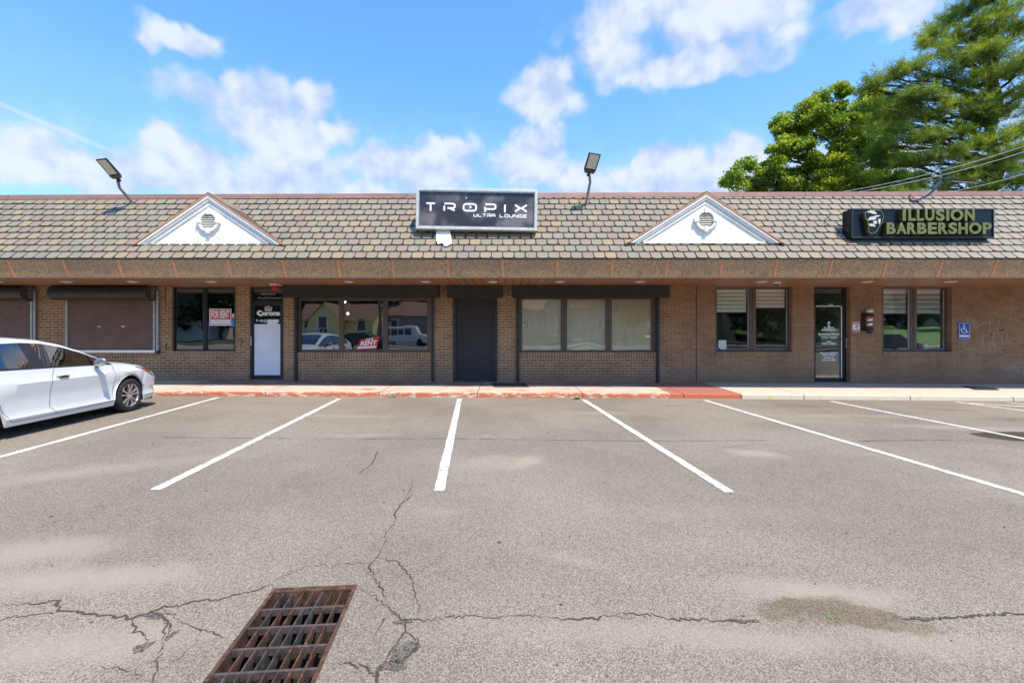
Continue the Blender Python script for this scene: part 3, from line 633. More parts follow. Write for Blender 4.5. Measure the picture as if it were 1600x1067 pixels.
# openings: px0, px1, py_top, py_bottom
OPEN = {'a': (-70, 50, 446, 549), 'b': (102, 245, 446, 549), 'w1': (268, 368, 448, 549), 'd1': (390, 443, 448, 593), 'wc': (463, 673, 446, 550), 'dd': (708, 777, 446, 596),
        'we': (811, 1026, 446, 550), 'wf': (1118, 1238, 448, 550), 'dg': (1272, 1329, 448, 597), 'wh': (1378, 1487, 448, 550)}
RECT = {k: (WX(a), WX(b_), WZ(d_), WZ(c_)) for k, (a, b_, c_, d_) in OPEN.items()}
SOF = 2.80
def wall_mesh():
    rs = list(RECT.values()); xs = sorted({XL, XR} | {r[0] for r in rs} | {r[1] for r in rs}); zs = sorted({-.3, SOF} | {min(r[2], SOF) for r in rs} | {min(r[3], SOF) for r in rs}); mb = MB()
    for i in range(len(xs) - 1):
        for j in range(len(zs) - 1):
            cx, cz = (xs[i] + xs[i + 1]) / 2, (zs[j] + zs[j + 1]) / 2
            if any(r[0] < cx < r[1] and r[2] < cz < r[3] for r in rs): continue
            mb.add([(xs[i], WY, zs[j]), (xs[i + 1], WY, zs[j]), (xs[i + 1], WY, zs[j + 1]), (xs[i], WY, zs[j + 1])], [(0, 1, 2, 3)])
    D = .26
    for (a, b_, c_, d_) in rs:
        d_ = min(d_, SOF)
        mb.add([(a, WY, c_), (a, WY + D, c_), (a, WY + D, d_), (a, WY, d_)], [(0, 3, 2, 1)]); mb.add([(b_, WY, c_), (b_, WY + D, c_), (b_, WY + D, d_), (b_, WY, d_)], [(0, 1, 2, 3)])
        mb.add([(a, WY, c_), (b_, WY, c_), (b_, WY + D, c_), (a, WY + D, c_)], [(0, 1, 2, 3)]); mb.add([(a, WY, d_), (b_, WY, d_), (b_, WY + D, d_), (a, WY + D, d_)], [(3, 2, 1, 0)])
    return mb
wallp = wall_mesh().build('brick_wall', 'brick', B)
sh = MB(); sh.box(XL, XR, 22, 22.2, -.3, 4.9); sh.box(XL - .2, XL, WY, 22.2, -.3, 4.9); sh.box(XR, XR + .2, WY, 22.2, -.3, 4.9); sh.build('rear_wall', 'concrete_plain', B)
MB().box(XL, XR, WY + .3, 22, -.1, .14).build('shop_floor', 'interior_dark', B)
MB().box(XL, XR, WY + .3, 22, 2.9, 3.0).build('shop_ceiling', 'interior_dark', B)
pw = MB()
for x in (WX(256), WX(380), WX(450), WX(692), WX(1088), WX(1258), WX(1352), WX(1540)): pw.box(x - .05, x + .05, WY + .27, 18, .14, 2.9)
pw.box(XL, XR, 18, 18.1, .14, 2.9); pw.build('partition_wall', 'interior_tan', B)
MB().box(XL, XR, 12.2, 22.2, 4.72, 4.8).build('roof_deck', 'roof_deck', B)
# soldier-course sills standing proud of the wall
for k, y0_, y1_ in (('b', 550, 557), ('w1', 549, 555), ('wc', 551, 559), ('we', 551, 559), ('wf', 550.3, 556), ('wh', 550.3, 556)):
    a, b_, c_, d_ = RECT[k]; o = MB().box(a + .01, b_ - .01 if k[0] != 'b' else b_ - .1, WY - .022, WY + .2, WZ(y1_), WZ(y0_) + .01).build('brick_sill', 'brick_soldier', wallp)
jb = MB(); jb.box(WX(1088) - .012, WX(1088) + .012, WY - .003, WY + .02, 0, SOF); jb.build('control_joint', 'dark_plastic', wallp)

# soffit, fascia
sf = MB(); sf.add([(XL, 10.6, SOF), (XR, 10.6, SOF), (XR, WY + .3, SOF), (XL, WY + .3, SOF)], [(0, 3, 2, 1)]); sf.add([(XL, 10.7, SOF + .05), (XR, 10.7, SOF + .05), (XR, WY + .3, SOF + .05), (XL, WY + .3, SOF + .05)], [(0, 1, 2, 3)])
soffit = sf.build('soffit', 'soffit', B)
FT, FY = 3.195, 10.44                        # top edge of the fascia
fa = MB(); fa.add([(XL, 10.59, SOF - .012), (XR, 10.59, SOF - .012), (XR, FY, FT), (XL, FY, FT), (XL, 10.66, SOF - .012), (XR, 10.66, SOF - .012), (XR, FY + .1, FT), (XL, FY + .1, FT)], [(0, 1, 2, 3), (0, 4, 5, 1), (0, 3, 7, 4), (1, 5, 6, 2)])
fas = fa.build('fascia', 'pebble', B)
tr = MB().box(XL, XR, 10.575, 10.64, SOF - .03, SOF - .013); tr.build('drip_edge', 'bronze_frame', fas)
x = WX(700, 10.5) - 13 * 1.262
while x < XR:
    if x > XL:
        w_ = .024; s_ = MB(); s_.add([(x - w_, 10.583, SOF - .01), (x + w_, 10.583, SOF - .01), (x + w_, FY - .008, FT - .01), (x - w_, FY - .008, FT - .01), (x - w_, 10.60, SOF - .01), (x + w_, 10.60, SOF - .01), (x + w_, FY + .01, FT - .01), (x - w_, FY + .01, FT - .01)],
              [(0, 1, 2, 3), (0, 3, 7, 4), (1, 5, 6, 2), (0, 4, 5, 1)]); s_.build('copper_seam', 'copper', fas)
    x += 1.262
# mansard: underlay + slates
TH = R(50); CT, ST = math.cos(TH), math.sin(TH)
EY, EZ = 10.42, 3.20                         # eave
NV = Vector((0, -ST, CT))                    # outward normal
def RP(x, t, h=0.): return (x, EY + t * CT - ST * h, EZ + t * ST + CT * h)
def ridge_t(x): return 2.325 + .0068 * (x + 13.3)
ul = MB(); ul.add([RP(XL, 0, 0), RP(XR, 0, 0), RP(XR, ridge_t(XR)), RP(XL, ridge_t(XL))], [(0, 1, 2, 3)])
ul.add([RP(XL, 0, 0), RP(XR, 0, 0), (XR, FY + .02, FT - .02), (XL, FY + .02, FT - .02)], [(1, 0, 3, 2)])
roofp = ul.build('mansard_roof', 'shingle_gap', B)
rg = random.Random(21); shv = MB(); ROWS = 11; EXP = .235; PIT = .262
for r in range(ROWS):
    t0 = r * EXP; x = XL + (PIT / 2 if r % 2 else 0) + rg.uniform(-.02, .02)
    while x < XR:
        wd = PIT - .024 + rg.uniform(-.007, .005); a, b_ = x, x + wd; ch = wd * .17; tb = t0 + .008 + rg.uniform(-.005, .006) + (rg.uniform(-.012, .02) if rg.random() < .05 else 0); lift = .021 + rg.uniform(0, .007)
        tm = min(t0 + EXP - .012, ridge_t(x)); tc_ = min(tb + .035, tm)
        if tm > tb + .02 and b_ < XR:
            o_ = [(a + ch, tb, lift), (b_ - ch, tb, lift), (b_, tc_, lift * .95), (b_, tm, .006), (a, tm, .006), (a, tc_, lift * .95)]
            vs = [RP(p, q_, h) for p, q_, h in o_] + [RP(p, q_, .0) for p, q_, h in (o_[5], o_[0], o_[1], o_[2])]
            shv.add(vs, [(0, 1, 2, 3, 4, 5), (5, 6, 7, 0), (0, 7, 8, 1), (1, 8, 9, 2)])
        x += PIT
shv.build('slate_covering', 'shingle', roofp)
rc = MB(); n = 14; pts = [XL, -13.0, -7.9, -2.6, 2.6, 7.9, 13.1, XR]
for a, b_ in zip(pts[:-1], pts[1:]):
    ta, tb = ridge_t(a), ridge_t(b_); pa, pb = RP(a, ta - .02, .02), RP(b_ - .01, tb - .02, .02)
    q = [pa, pb, (pb[0], pb[1] + .02, pb[2] + .125), (pa[0], pa[1] + .02, pa[2] + .125), (pa[0], pa[1] + .22, pa[2] + .135), (pb[0], pb[1] + .22, pb[2] + .135), (pa[0], pa[1] + .22, pa[2] - .2), (pb[0], pb[1] + .22, pb[2] - .2)]
    rc.add(q, [(0, 1, 2, 3), (3, 2, 5, 4), (4, 5, 7, 6)])
rc.build('ridge_cap', 'ridge_metal', roofp)

# the two pediment dormers
def pediment(pxa, pxl, pxr, py_apex, py_base):
    Yf = 10.72; xa, xl, xr = WX(pxa, Yf), WX(pxl, Yf), WX(pxr, Yf); za, zb = WZ(py_apex, Yf), WZ(py_base, Yf)
    face = MB(); face.prism([(xl + .12, zb), (xr - .12, zb), (xa, za - .1)], Yf + .03, Yf + .12); f_ = face.build('pediment', 'white_paint', B)
    # gable roof running back into the mansard
    def back(z): t = (z - EZ) / ST; return EY + t * CT
    g_ = MB()
    for (xe, sgn) in ((xl, -1), (xr, 1)):
        o = .035
        g_.add([(xe + sgn * .05, Yf - .05, zb - .03), (xa, Yf - .05, za + o), (xa, back(za) + .08, za + o), (xe + sgn * .05, back(zb) + .08, zb - .03),
                (xe + sgn * .02, Yf - .05, zb - .06), (xa, Yf - .05, za - .0), (xa, back(za) + .08, za - .0), (xe + sgn * .02, back(zb) + .08, zb - .06)], [(0, 1, 2, 3), (4, 7, 6, 5), (0, 4, 5, 1), (0, 3, 7, 4)])
    g_.build('gable_roof', 'bronze_frame', f_)
    # slates on the gable slopes
    gs = MB(); rg = random.Random(9)
    for (xe, sgn) in ((xl, -1), (xr, 1)):
        L = Vector((xe - xa, zb - .03 - za - .035)); n_ = 9
        for i in range(n_):
            for y_ in np.arange(Yf - .03, back(za), .26):
                u0, u1 = i / n_, (i + .93) / n_; z_ = za + .035 + L.y * u0
                if y_ > back(z_) - .02: continue
                p0 = (xa + L.x * u0, za + .039 + L.y * u0); p1 = (xa + L.x * u1, za + .043 + L.y * u1); yy = min(y_ + .24, back(z_) + .05)
                gs.add([(p0[0], y_, p0[1]), (p1[0], y_, p1[1]), (p1[0], yy, p1[1]), (p0[0], yy, p0[1])], [(0, 1, 2, 3)])
    gs.build('gable_slate', 'shingle', f_)
    # rake mouldings, dentils, copper edge, sill
    for (xe, sgn) in ((xl, -1), (xr, 1)):
        A = Vector((xa, za)); E = Vector((xe, zb)); d = (E - A).normalized(); nin = Vector((-d.y, d.x)) if sgn < 0 else Vector((d.y, -d.x))
        if nin.y > 0: nin = -nin
        def seg(o0, o1, y0, y1, nm, mat, tail=0.):
            q0, q1 = A + nin * o0, A + nin * o1
            k0 = (xa - q0.x) / d.x; k1 = (xa - q1.x) / d.x; s0 = q0 + d * k0; s1 = q1 + d * k1      # mitre on the centre line
            e0 = (zb - q0.y) / d.y; e1 = (zb - q1.y) / d.y; t0 = q0 + d * e0; t1 = q1 + d * e1
            pp = [tuple(s0), tuple(t0), tuple(t1), tuple(s1)]
            if sgn > 0: pp = pp[::-1]
            return MB().prism(pp, y0, y1).build(nm, mat, f_)
        seg(-.005, .02, Yf - .06, Yf - .03, 'copper_edge', 'copper'); seg(.02, .075, Yf - .045, Yf + .03, 'rake_moulding', 'white_paint'); seg(.075, .125, Yf - .02, Yf + .03, 'rake_moulding', 'white_plastic'); seg(.165, .20, Yf + .005, Yf + .03, 'rake_moulding', 'white_paint')
        dn = MB(); L = (E - A).length; k = .14
        while k < L - .28:
            c0 = A + d * (k + .16) + nin * .145; h = .018
            pp = [c0 - d * h - nin * h, c0 + d * h - nin * h, c0 + d * h + nin * h, c0 - d * h + nin * h]; pp = [tuple(p) for p in pp]
            if sgn > 0: pp = pp[::-1]
            dn.prism(pp, Yf - .002, Yf + .03); k += .062
        dn.build('dentil_band', 'white_plastic', f_)
    MB().box(xl + .2, xr - .2, Yf + .005, Yf + .03, zb - .002, zb + .03).build('base_moulding', 'white_paint', f_)
    # round louvre with four keystones
    cx, cz, rr = xa - .005, zb + (za - zb) * .46, .185
    ring = MB(); n_ = 40
    for i in range(n_):
        a0, a1 = 2 * math.pi * i / n_, 2 * math.pi * (i + 1) / n_
        ring.prism([(cx + rr * math.cos(a0), cz + rr * math.sin(a0)), (cx + (rr + .055) * math.cos(a0), cz + (rr + .055) * math.sin(a0)), (cx + (rr + .055) * math.cos(a1), cz + (rr + .055) * math.sin(a1)), (cx + rr * math.cos(a1), cz + rr * math.sin(a1))], Yf - .035, Yf + .03)
    for a0 in (0, 90, 180, 270):
        c_, s_ = math.cos(R(a0)), math.sin(R(a0)); q = [(rr - .02, -.028), (rr + .09, -.045), (rr + .09, .045), (rr - .02, .028)]
        ring.prism([(cx + c_ * u - s_ * v_, cz + s_ * u + c_ * v_) for u, v_ in q], Yf - .05, Yf + .03)
    ring.build('louvre_surround', 'white_plastic', f_)
    lv = MB(); z = cz - rr + .035
    while z < cz + rr - .01:
        hw = math.sqrt(max(0, rr * rr - (z - cz) ** 2)) - .004; lv.add([(cx - hw, Yf + .028, z + .03), (cx + hw, Yf + .028, z + .03), (cx + hw, Yf - .015, z), (cx - hw, Yf - .015, z), (cx - hw, Yf + .028, z - .004), (cx + hw, Yf + .028, z - .004)], [(0, 3, 2, 1), (3, 4, 5, 2)]); z += .052
    lv.build('louvre_slats', 'white_paint', f_)
    bk = MB(); bk.prism([(cx + rr * math.cos(6.2832 * i / 24), cz + rr * math.sin(6.2832 * i / 24)) for i in range(24)], Yf + .027, Yf + .029); bk.build('louvre_backing', 'shutter_brown', f_)
pediment(326.5, 211, 444, 304, 382.5); pediment(1103, 979, 1222, 302, 380)

# recessed soffit lights
for px in (-5, 104, 208, 330, 545, 665, 770, 875, 1000, 1190, 1355, 1485):
    x = WX(px, 11.54); o = MB().lathe([(.085, SOF + .01), (.13, SOF - .004), (.125, SOF - .018), (.09, SOF - .022), (.08, SOF - .005)], (x, 11.54, 0)); o.build('soffit_light', 'cream', B, smooth=True)

# ------------------------------------------------------------------ windows, doors, shutters
def framed_window(key, panes, gl, frame='bronze_frame', rec=.1, y_t=None, fw=.05, nm='window', sill_px=None):
    a, b_, c_, d_ = RECT[key]; y = WY + rec; root = MB()
    ys = (WZ(y_t[1]), WZ(y_t[0])); edges = [a] + [v for p in panes for v in (WX(p[0], y), WX(p[1], y))] + [b_]
    f_ = MB(); f_.box(a, b_, y - .03, y + .05, c_, ys[0]); f_.box(a, b_, y - .03, y + .05, ys[1], min(d_, SOF - .002))
    for i in range(0, len(edges), 2):
        f_.box(edges[i], edges[i + 1], y - .03, y + .05, ys[0], ys[1])
        if edges[i + 1] - edges[i] > .1 and 0 < i < len(edges) - 2: xm = (edges[i] + edges[i + 1]) / 2; f_.box(xm - .012, xm + .012, y - .045, y - .0301, ys[0], ys[1])
    w_ = f_.build(nm, frame, B); bevel(w_, .004, 1)
    for p in panes:
        MB().box(WX(p[0], y) + .001, WX(p[1], y) - .001, y + .005, y + .011, ys[0] + .001, ys[1] - .001).build('pane', gl, w_)
        bd = MB(); x0, x1 = WX(p[0], y), WX(p[1], y); t = .014
        bd.box(x0, x0 + t, y - .008, y + .004, ys[0], ys[1]); bd.box(x1 - t, x1, y - .008, y + .004, ys[0], ys[1]); bd.box(x0 + t, x1 - t, y - .008, y + .004, ys[0], ys[0] + t); bd.box(x0 + t, x1 - t, y - .008, y + .004, ys[1] - t, ys[1])
        bd.build('glazing_bead', frame, w_)
    return w_, y
def blind(w_, x0, x1, z0, z1, y, mat, n, ribs=True):
    mb = MB(); h = (z1 - z0) / n
    for i in range(n):
        za = z0 + i * h; mb.add([(x0, y, za + .0), (x1, y, za + .0), (x1, y + .012, za + h * .45), (x0, y + .012, za + h * .45), (x1, y + .002, za + h * .87), (x0, y + .002, za + h * .87)], [(0, 1, 2, 3), (3, 2, 4, 5)])
    mb.box(x0 + .05, x0 + .056, y + .004, y + .02, z0, z1); mb.box(x1 - .056, x1 - .05, y + .004, y + .02, z0, z1)
    o = mb.build('blind', mat, w_); return o

w1, y1 = framed_window('w1', [(273, 318), (324, 367)], 'glass_shop', 'black_metal', .1, (450, 547))
wc, yc_ = framed_window('wc', [(470, 530), (537, 599), (606, 668)], 'glass_shop', 'bronze_frame', .09, (469, 547))
we, ye_ = framed_window('we', [(815, 877), (885, 947), (955, 1018)], 'glass_curtain', 'bronze_frame', .09, (467, 548))
MB().box(WX(812), WX(1024), ye_ + .052, ye_ + .056, WZ(552), WZ(460)).build('curtain', 'curtain', we)
wf, yf_ = framed_window('wf', [(1119, 1170), (1180, 1230)], 'glass_plain', 'bronze_frame', .16, (450, 547))
wh, yh_ = framed_window('wh', [(1379, 1421), (1431, 1475)], 'glass_plain', 'bronze_frame', .16, (450, 547))
Yb = yf_ + .03
blind(wf, WX(1117, Yb), WX(1166, Yb), WZ(488, Yb), WZ(446, Yb), Yb, 'slat_green', 7); blind(wf, WX(1179, Yb), WX(1226, Yb), WZ(481, Yb), WZ(446, Yb), Yb, 'slat_pink', 6)
blind(wh, WX(1377, Yb), WX(1416, Yb), WZ(490, Yb), WZ(446, Yb), Yb, 'slat_grey', 6); blind(wh, WX(1429, Yb), WX(1469, Yb), WZ(490, Yb), WZ(446, Yb), Yb, 'slat_grey', 6)
# beaded edge lighting inside the barber's windows
for w_, pxs in ((wf, (1168.5, 1228.5)), (wh, (1418.5, 1473))):
    for p in pxs:
        x_ = WX(p, Yb); MB().box(x_ - .025, x_ + .022, Yb - .03, Yb - .02, WZ(547, Yb), WZ(450, Yb)).build('light_strip', 'grey_metal', w_)
        dd = MB(); z = WZ(545, Yb)
        while z < WZ(452, Yb): dd.box(x_ - .012, x_ + .008, Yb - .038, Yb - .031, z, z + .03); z += .065
        dd.build('light_beads', 'neon_white', w_)
for lx, ly in ((539, 471.5), (543.5, 490)):
    x_ = WX(lx, 14.5); MB().lathe([(.02, -.05), (.05, 0), (.02, .05)], (x_, 14.5, WZ(ly, 14.5)), n=12).build('pendant_lamp', 'lamp_glow', B, smooth='all')
# barber interior seen through the glass
iw = empty('barber_mirror', (WX(1203, 16), 17.9, .2), 0, 'arched dark mirror on the tan wall inside the barber window', 'mirror')
mm = MB(); cx = WX(1207, 17.9); rr = .75; mm.prism([(cx - rr, .9), (cx + rr, .9)] + [(cx + rr * math.cos(R(a)), 2.0 + rr * .5 * math.sin(R(a))) for a in range(0, 181, 15)], 17.93, 17.98); mm.build('mirror_plate', 'clear_lens', iw)
ch = empty('barber_chair', (WX(1212, 14.5), 14.5, .14), 0, 'dark padded barber chair standing inside the narrow window', 'barber chair')
X_ = WX(1212, 14.5)
for nm, bx_ in (('seat', (X_ - .3, X_ + .3, 14.2, 14.8, .6, .75)), ('backrest', (X_ - .28, X_ + .28, 14.75, 14.9, .75, 1.4)), ('armrest', (X_ - .38, X_ - .3, 14.25, 14.75, .75, .95)), ('armrest', (X_ + .3, X_ + .38, 14.25, 14.75, .75, .95))):
    bevel(MB().box(*bx_).build(nm, 'dark_plastic', ch), .03, 3)
MB().lathe([(.28, .14), (.28, .18), (.06, .2), (.06, .6)], (X_, 14.5, 0)).build('pedestal', 'chrome', ch, smooth=True)

def shutter(pxa, pxb, ztop_py, zbot_py, mat, y, nm='roller_shutter', slat=.062):
    x0, x1 = WX(pxa, y), WX(pxb, y); z0, z1 = WZ(zbot_py, y), WZ(ztop_py, y); mb = MB(); n = int((z1 - z0) / slat); h = (z1 - z0) / n
    for i in range(n):
        pr = [(0, 0), (-.010, .12), (-.016, .45), (-.012, .78), (-.001, .9), (0, 1)]
        for (a, f0), (b_, f1) in zip(pr[:-1], pr[1:]): mb.add([(x0, y + a, z0 + (i + f0) * h), (x1, y + a, z0 + (i + f0) * h), (x1, y + b_, z0 + (i + f1) * h), (x0, y + b_, z0 + (i + f1) * h)], [(0, 1, 2, 3)])
    mb.box(x0, x1, y + .005, y + .012, z0, z1)
    return mb.build(nm, mat, B)
def rail(par, pxa, pxb, pyt, pyb, mat, y=WY - .06, d=.055):
    bevel(MB().box(WX(pxa, y), WX(pxb, y), y, y + d, WZ(pyb, y) if pyb < 590 else .06, WZ(pyt, y)).build('guide_rail', mat, par), .004)
# two brown shutters with round galvanised housings
def round_shutter(pxa, pxb, left_vis=True, pipe=True):
    y = WY - .03; s_ = shutter(pxa + 3, pxb - 3, 466, 548, 'shutter_brown', y)
    rail(s_, pxa, pxa + 3.2, 466, 550, 'galvanised'); rail(s_, pxb - 3.2, pxb, 466, 550, 'galvanised')
    Yh = WY - .2; zc = WZ(457.5, Yh); r_ = .2; x0, x1 = WX(pxa - 20, Yh) if left_vis else WX(pxa - 10, Yh), WX(pxb - 6, Yh)
    MB().lathe([(r_ * .6, x0), (r_ * .97, x0 + .03), (r_, x0 + .08), (r_, x1)], (0, Yh, zc), 'X', 40).build('housing', 'shutter_black', s_, smooth=True)
    MB().lathe([(.235, x1), (.235, x1 + .012)], (0, Yh, zc), 'X', 40).build('end_disc', 'housing_metal', s_, smooth=True)
    mb = MB(); mb.lathe([(.035, x1 + .012), (.035, x1 + .05), (.015, x1 + .06)], (0, Yh, zc), 'X', 16); mb.box(x1 + .013, x1 + .02, Yh - .02, WY, zc - .16, zc + .16); mb.build('end_bracket', 'grey_metal', s_)
    yb = WY - .075; MB().box(WX(pxa, yb), WX(pxb + 1, yb), yb - .03, yb + .03, WZ(551, yb), WZ(547, yb)).build('bottom_bar', 'white_plastic', s_)
    if pipe:
        xp = WX(pxb + 4, WY - .05); MB().tube([(xp, WY - .05, WZ(550)), (xp, WY - .05, WZ(455))], .032, 12).build('conduit', 'galvanised', s_, smooth=True)
        MB().box(xp - .07, xp + .05, WY - .1, WY - .02, WZ(552), WZ(548)).build('rail_foot', 'dark_metal', s_)
    return s_
sa = round_shutter(-60, 50); sb = round_shutter(102, 242)
for px in (155, 192.5): 
    MB().box(WX(px - 2.5, WY - .05), WX(px + 2.5, WY - .05), WY - .056, WY - .046, WZ(511), WZ(509.4)).build('slot_cover', 'sign_white', sb)
# flat black box housings
def box_housing(par, pxa, pxb):
    Yh = WY - .3; o = MB().box(WX(pxa, Yh), WX(pxb, Yh), Yh, WY - .002, WZ(464.5, Yh), WZ(443.5, Yh) if WZ(443.5, Yh) < SOF else SOF - .003).build('housing', 'shutter_black', par); bevel(o, .012)
    MB().box(WX(pxa, Yh) + .03, WX(pxb, Yh) - .03, Yh - .003, Yh + .02, WZ(464.5, Yh) - .02, WZ(464.5, Yh) - .001).build('housing_lip', 'black_metal', par)
sd = shutter(712, 773, 464, 595, 'shutter_black', WY + .02); box_housing(sd, 698, 786)
rail(sd, 708, 712.5, 464, 597, 'black_metal', WY - .04, .08); rail(sd, 772.5, 777, 464, 597, 'black_metal', WY - .04, .08)
MB().box(WX(713), WX(772), WY - .005, WY + .015, .125, .19).build('bottom_bar', 'black_metal', sd)
for key, pa, pb, r1, r2 in (('c', 441, 685, 459.5, 673.5), ('e', 800.5, 1047, 807, 1026.5)):
    root = empty('rolled_shutter', (WX(pa), WY, 0)); root.parent = B; root.location = (WX(pa), 0, 0)
    box_housing(root, pa, pb); rail(root, r1, r1 + 4, 464, 597, 'black_metal', WY - .075, .075); rail(root, r2, r2 + 4, 464, 597, 'black_metal', WY - .075, .075)

# doors
def door(key, px_glass, py_glass, hinge_right, py_tr, rec, gl):
    a, b_, c_, d_ = RECT[key]; y = WY + rec; f_ = MB(); d_ = min(d_, SOF - .002)
    zt = WZ(py_tr[1], y); f_.box(a, a + .055, y - .04, y + .05, .12, d_); f_.box(b_ - .055, b_, y - .04, y + .05, .12, d_); f_.box(a + .055, b_ - .055, y - .04, y + .05, d_ - .05, d_); f_.box(a + .055, b_ - .055, y - .04, y + .05, zt - .045, zt); f_.box(a + .055, b_ - .055, y - .04, y + .05, .12, .15)
    w_ = f_.build('door', 'black_metal', B); bevel(w_, .004, 1)
    MB().box(a + .056, b_ - .056, y + .0, y + .008, zt + .001, d_ - .051).build('transom_pane', gl, w_)
    g0, g1, gt, gb = WX(px_glass[0], y), WX(px_glass[1], y), WZ(py_glass[0], y), WZ(py_glass[1], y); l0, l1 = a + .058, b_ - .058; zb, ztp = .155, zt - .05
    l_ = MB(); l_.box(l0, g0, y - .025, y + .02, zb, ztp); l_.box(g1, l1, y - .025, y + .02, zb, ztp); l_.box(g0, g1, y - .025, y + .02, zb, gb); l_.box(g0, g1, y - .025, y + .02, gt, ztp)
    bevel(l_.build('door_leaf', 'black_metal', w_), .004, 1)
    MB().box(g0 + .001, g1 - .001, y - .002, y + .004, gb + .001, gt - .001).build('glass_panel', gl, w_)
    return w_, y, (g0, g1, gt, gb)
d1, y_d1, g1_ = door('d1', (397.5, 438.5), (477, 586), False, (448, 470), .09, 'glass_shop')
hx = WX(394.3, y_d1); mb = MB(); mb.box(hx - .02, hx + .02, y_d1 - .075, y_d1 - .06, WZ(540), WZ(526)); mb.box(hx - .01, hx + .01, y_d1 - .061, y_d1 - .024, WZ(538), WZ(536)); mb.box(hx - .01, hx + .01, y_d1 - .061, y_d1 - .024, WZ(530), WZ(528)); bevel(mb.build('handle', 'galvanised', d1), .004)
# white film with torn upper edge, patchily covering the lower letters
Yf_ = y_d1 - .006; fx = lambda p: WX(p, Yf_); fz = lambda p: WZ(p, Yf_)
MB().prism([(fx(397.5), fz(586)), (fx(438.6), fz(586)), (fx(438.6), fz(506)), (fx(433.5), fz(506)), (fx(433.5), fz(503.8)), (fx(436), fz(503.5)), (fx(436), fz(499)), (fx(418), fz(499)), (fx(418), fz(506.5)), (fx(397.5), fz(506.5))], Yf_, Yf_ + .003).build('window_film', 'film_white', d1)
mb = textmb('Corona', .185, WX(419.5, y_d1), WZ(489.5, y_d1), y_d1 - .005, .003, .009, 1.12); cr = mb
for i in range(3): cr.stroke([(WX(412.5, y_d1) + .0 + i * .04, WZ(493.2, y_d1)), (WX(413.5, y_d1) + i * .04, WZ(492.9, y_d1))], .006, y_d1 - .006, y_d1 - .003)
cr.stroke([(WX(406, y_d1), WZ(486)), (WX(404.5, y_d1), WZ(489)), (WX(406, y_d1), WZ(493)), (WX(409, y_d1), WZ(494))], .022, y_d1 - .007, y_d1 - .0035)
cr.build('beer_lettering', 'neon_white', d1)
cw = MB(); cx = WX(419.5, y_d1); cz = WZ(483.5, y_d1)
cw.stroke([(cx - .095, cz - .02), (cx + .095, cz - .02)], .03, y_d1 - .007, y_d1 - .004)
for i, (dx, h) in enumerate([(-.1, .05), (-.055, .07), (0, .085), (.055, .07), (.1, .05)]):
    cw.stroke([(cx + dx * .8, cz), (cx + dx, cz + h)], .014, y_d1 - .007, y_d1 - .004); cw.stroke([(cx + dx - .01, cz + h), (cx + dx + .01, cz + h)], .018, y_d1 - .0075, y_d1 - .004)
cw.stroke([(cx - .1, cz + .05), (cx - .055, cz + .07), (cx, cz + .085), (cx + .055, cz + .07), (cx + .1, cz + .05)], .008, y_d1 - .0072, y_d1 - .0045)
cw.build('crown_emblem', 'slat_pink', d1)

GLY = {'T': [[(0, 1), (1, 1)], [(.5, 1), (.5, 0)]], 'I': [[(.5, 1), (.5, 0)]], 'L': [[(0, 1), (0, .15), (.1, 0), (1, 0)]], 'U': [[(0, 1), (0, .2), (.12, 0), (.88, 0), (1, .2), (1, 1)]],
       'R': [[(0, -.06), (0, .70)], [(0, 1), (.85, 1), (1, .85), (1, .5), (.85, .35), (.3, .35)], [(.5, .35), (1, 0)]], 'P': [[(0, -.12), (0, .62)], [(0, 1), (.85, 1), (1, .85), (1, .45), (.85, .3), (.0, .3)]],
       'A': [[(0, 0), (0, .8), (.15, 1), (.85, 1), (1, .8), (1, 0)], [(0, .38), (1, .38)]], 'N': [[(0, 0), (0, 1), (1, 0), (1, 1)]], 'G': [[(1, 1), (.15, 1), (0, .85), (0, .15), (.15, 0), (1, 0), (1, .45), (.5, .45)]],
       'E': [[(1, 1), (.12, 1), (0, .85), (0, .15), (.12, 0), (1, 0)], [(0, .5), (.85, .5)]], 'X': [[(0, 1), (.42, .5), (0, 0)], [(1, 1), (.58, .5), (1, 0)], [(.4, .5), (.6, .5)]]}
def techno(mb, word, x, z, w_, h, pitch, st, y0, y1):
    for ch_ in word:
        if ch_ == 'O': mb.stroke([(x + w_ * a, z + h * b_) for a, b_ in [(.22, 0), (.78, 0), (.93, .08), (1, .28), (1, .72), (.93, .92), (.78, 1), (.22, 1), (.07, .92), (0, .72), (0, .28), (.07, .08)]], st, y0, y1, True)
        elif ch_ != ' ':
            for i, g in enumerate(GLY[ch_]): mb.stroke([(x + w_ * a, z + h * b_) for a, b_ in g], st, y0 - .0003 * i, y1)
        x += pitch * (.62 if ch_ == 'I' and pitch > .2 else 1)
    return mb
for i_, c__ in enumerate('TROPIX'): techno(MB(), c__, WX(400, y_d1) + .113 * i_ - (.04 if i_ > 4 else 0), WZ(503, y_d1), .07, .055, .113, .017, y_d1 - .009, y_d1 - .0065).build('letter', 'neon_white', d1)
mb = textmb('Welcome to the', .055, WX(419, y_d1), WZ(459), y_d1 - .006, .002, 0, 1.1); mb.build('transom_lettering', 'slat_pink', d1)
mb = MB(); rgx = random.Random(2)
for i in range(16): px = 401 + i * 2.5; h = rgx.uniform(.02, .05); mb.stroke([(WX(px), WZ(466.5)), (WX(px + 1), WZ(466.5) + h)], .012, y_d1 - .006, y_d1 - .003)
mb.build('transom_frost', 'paper', d1)

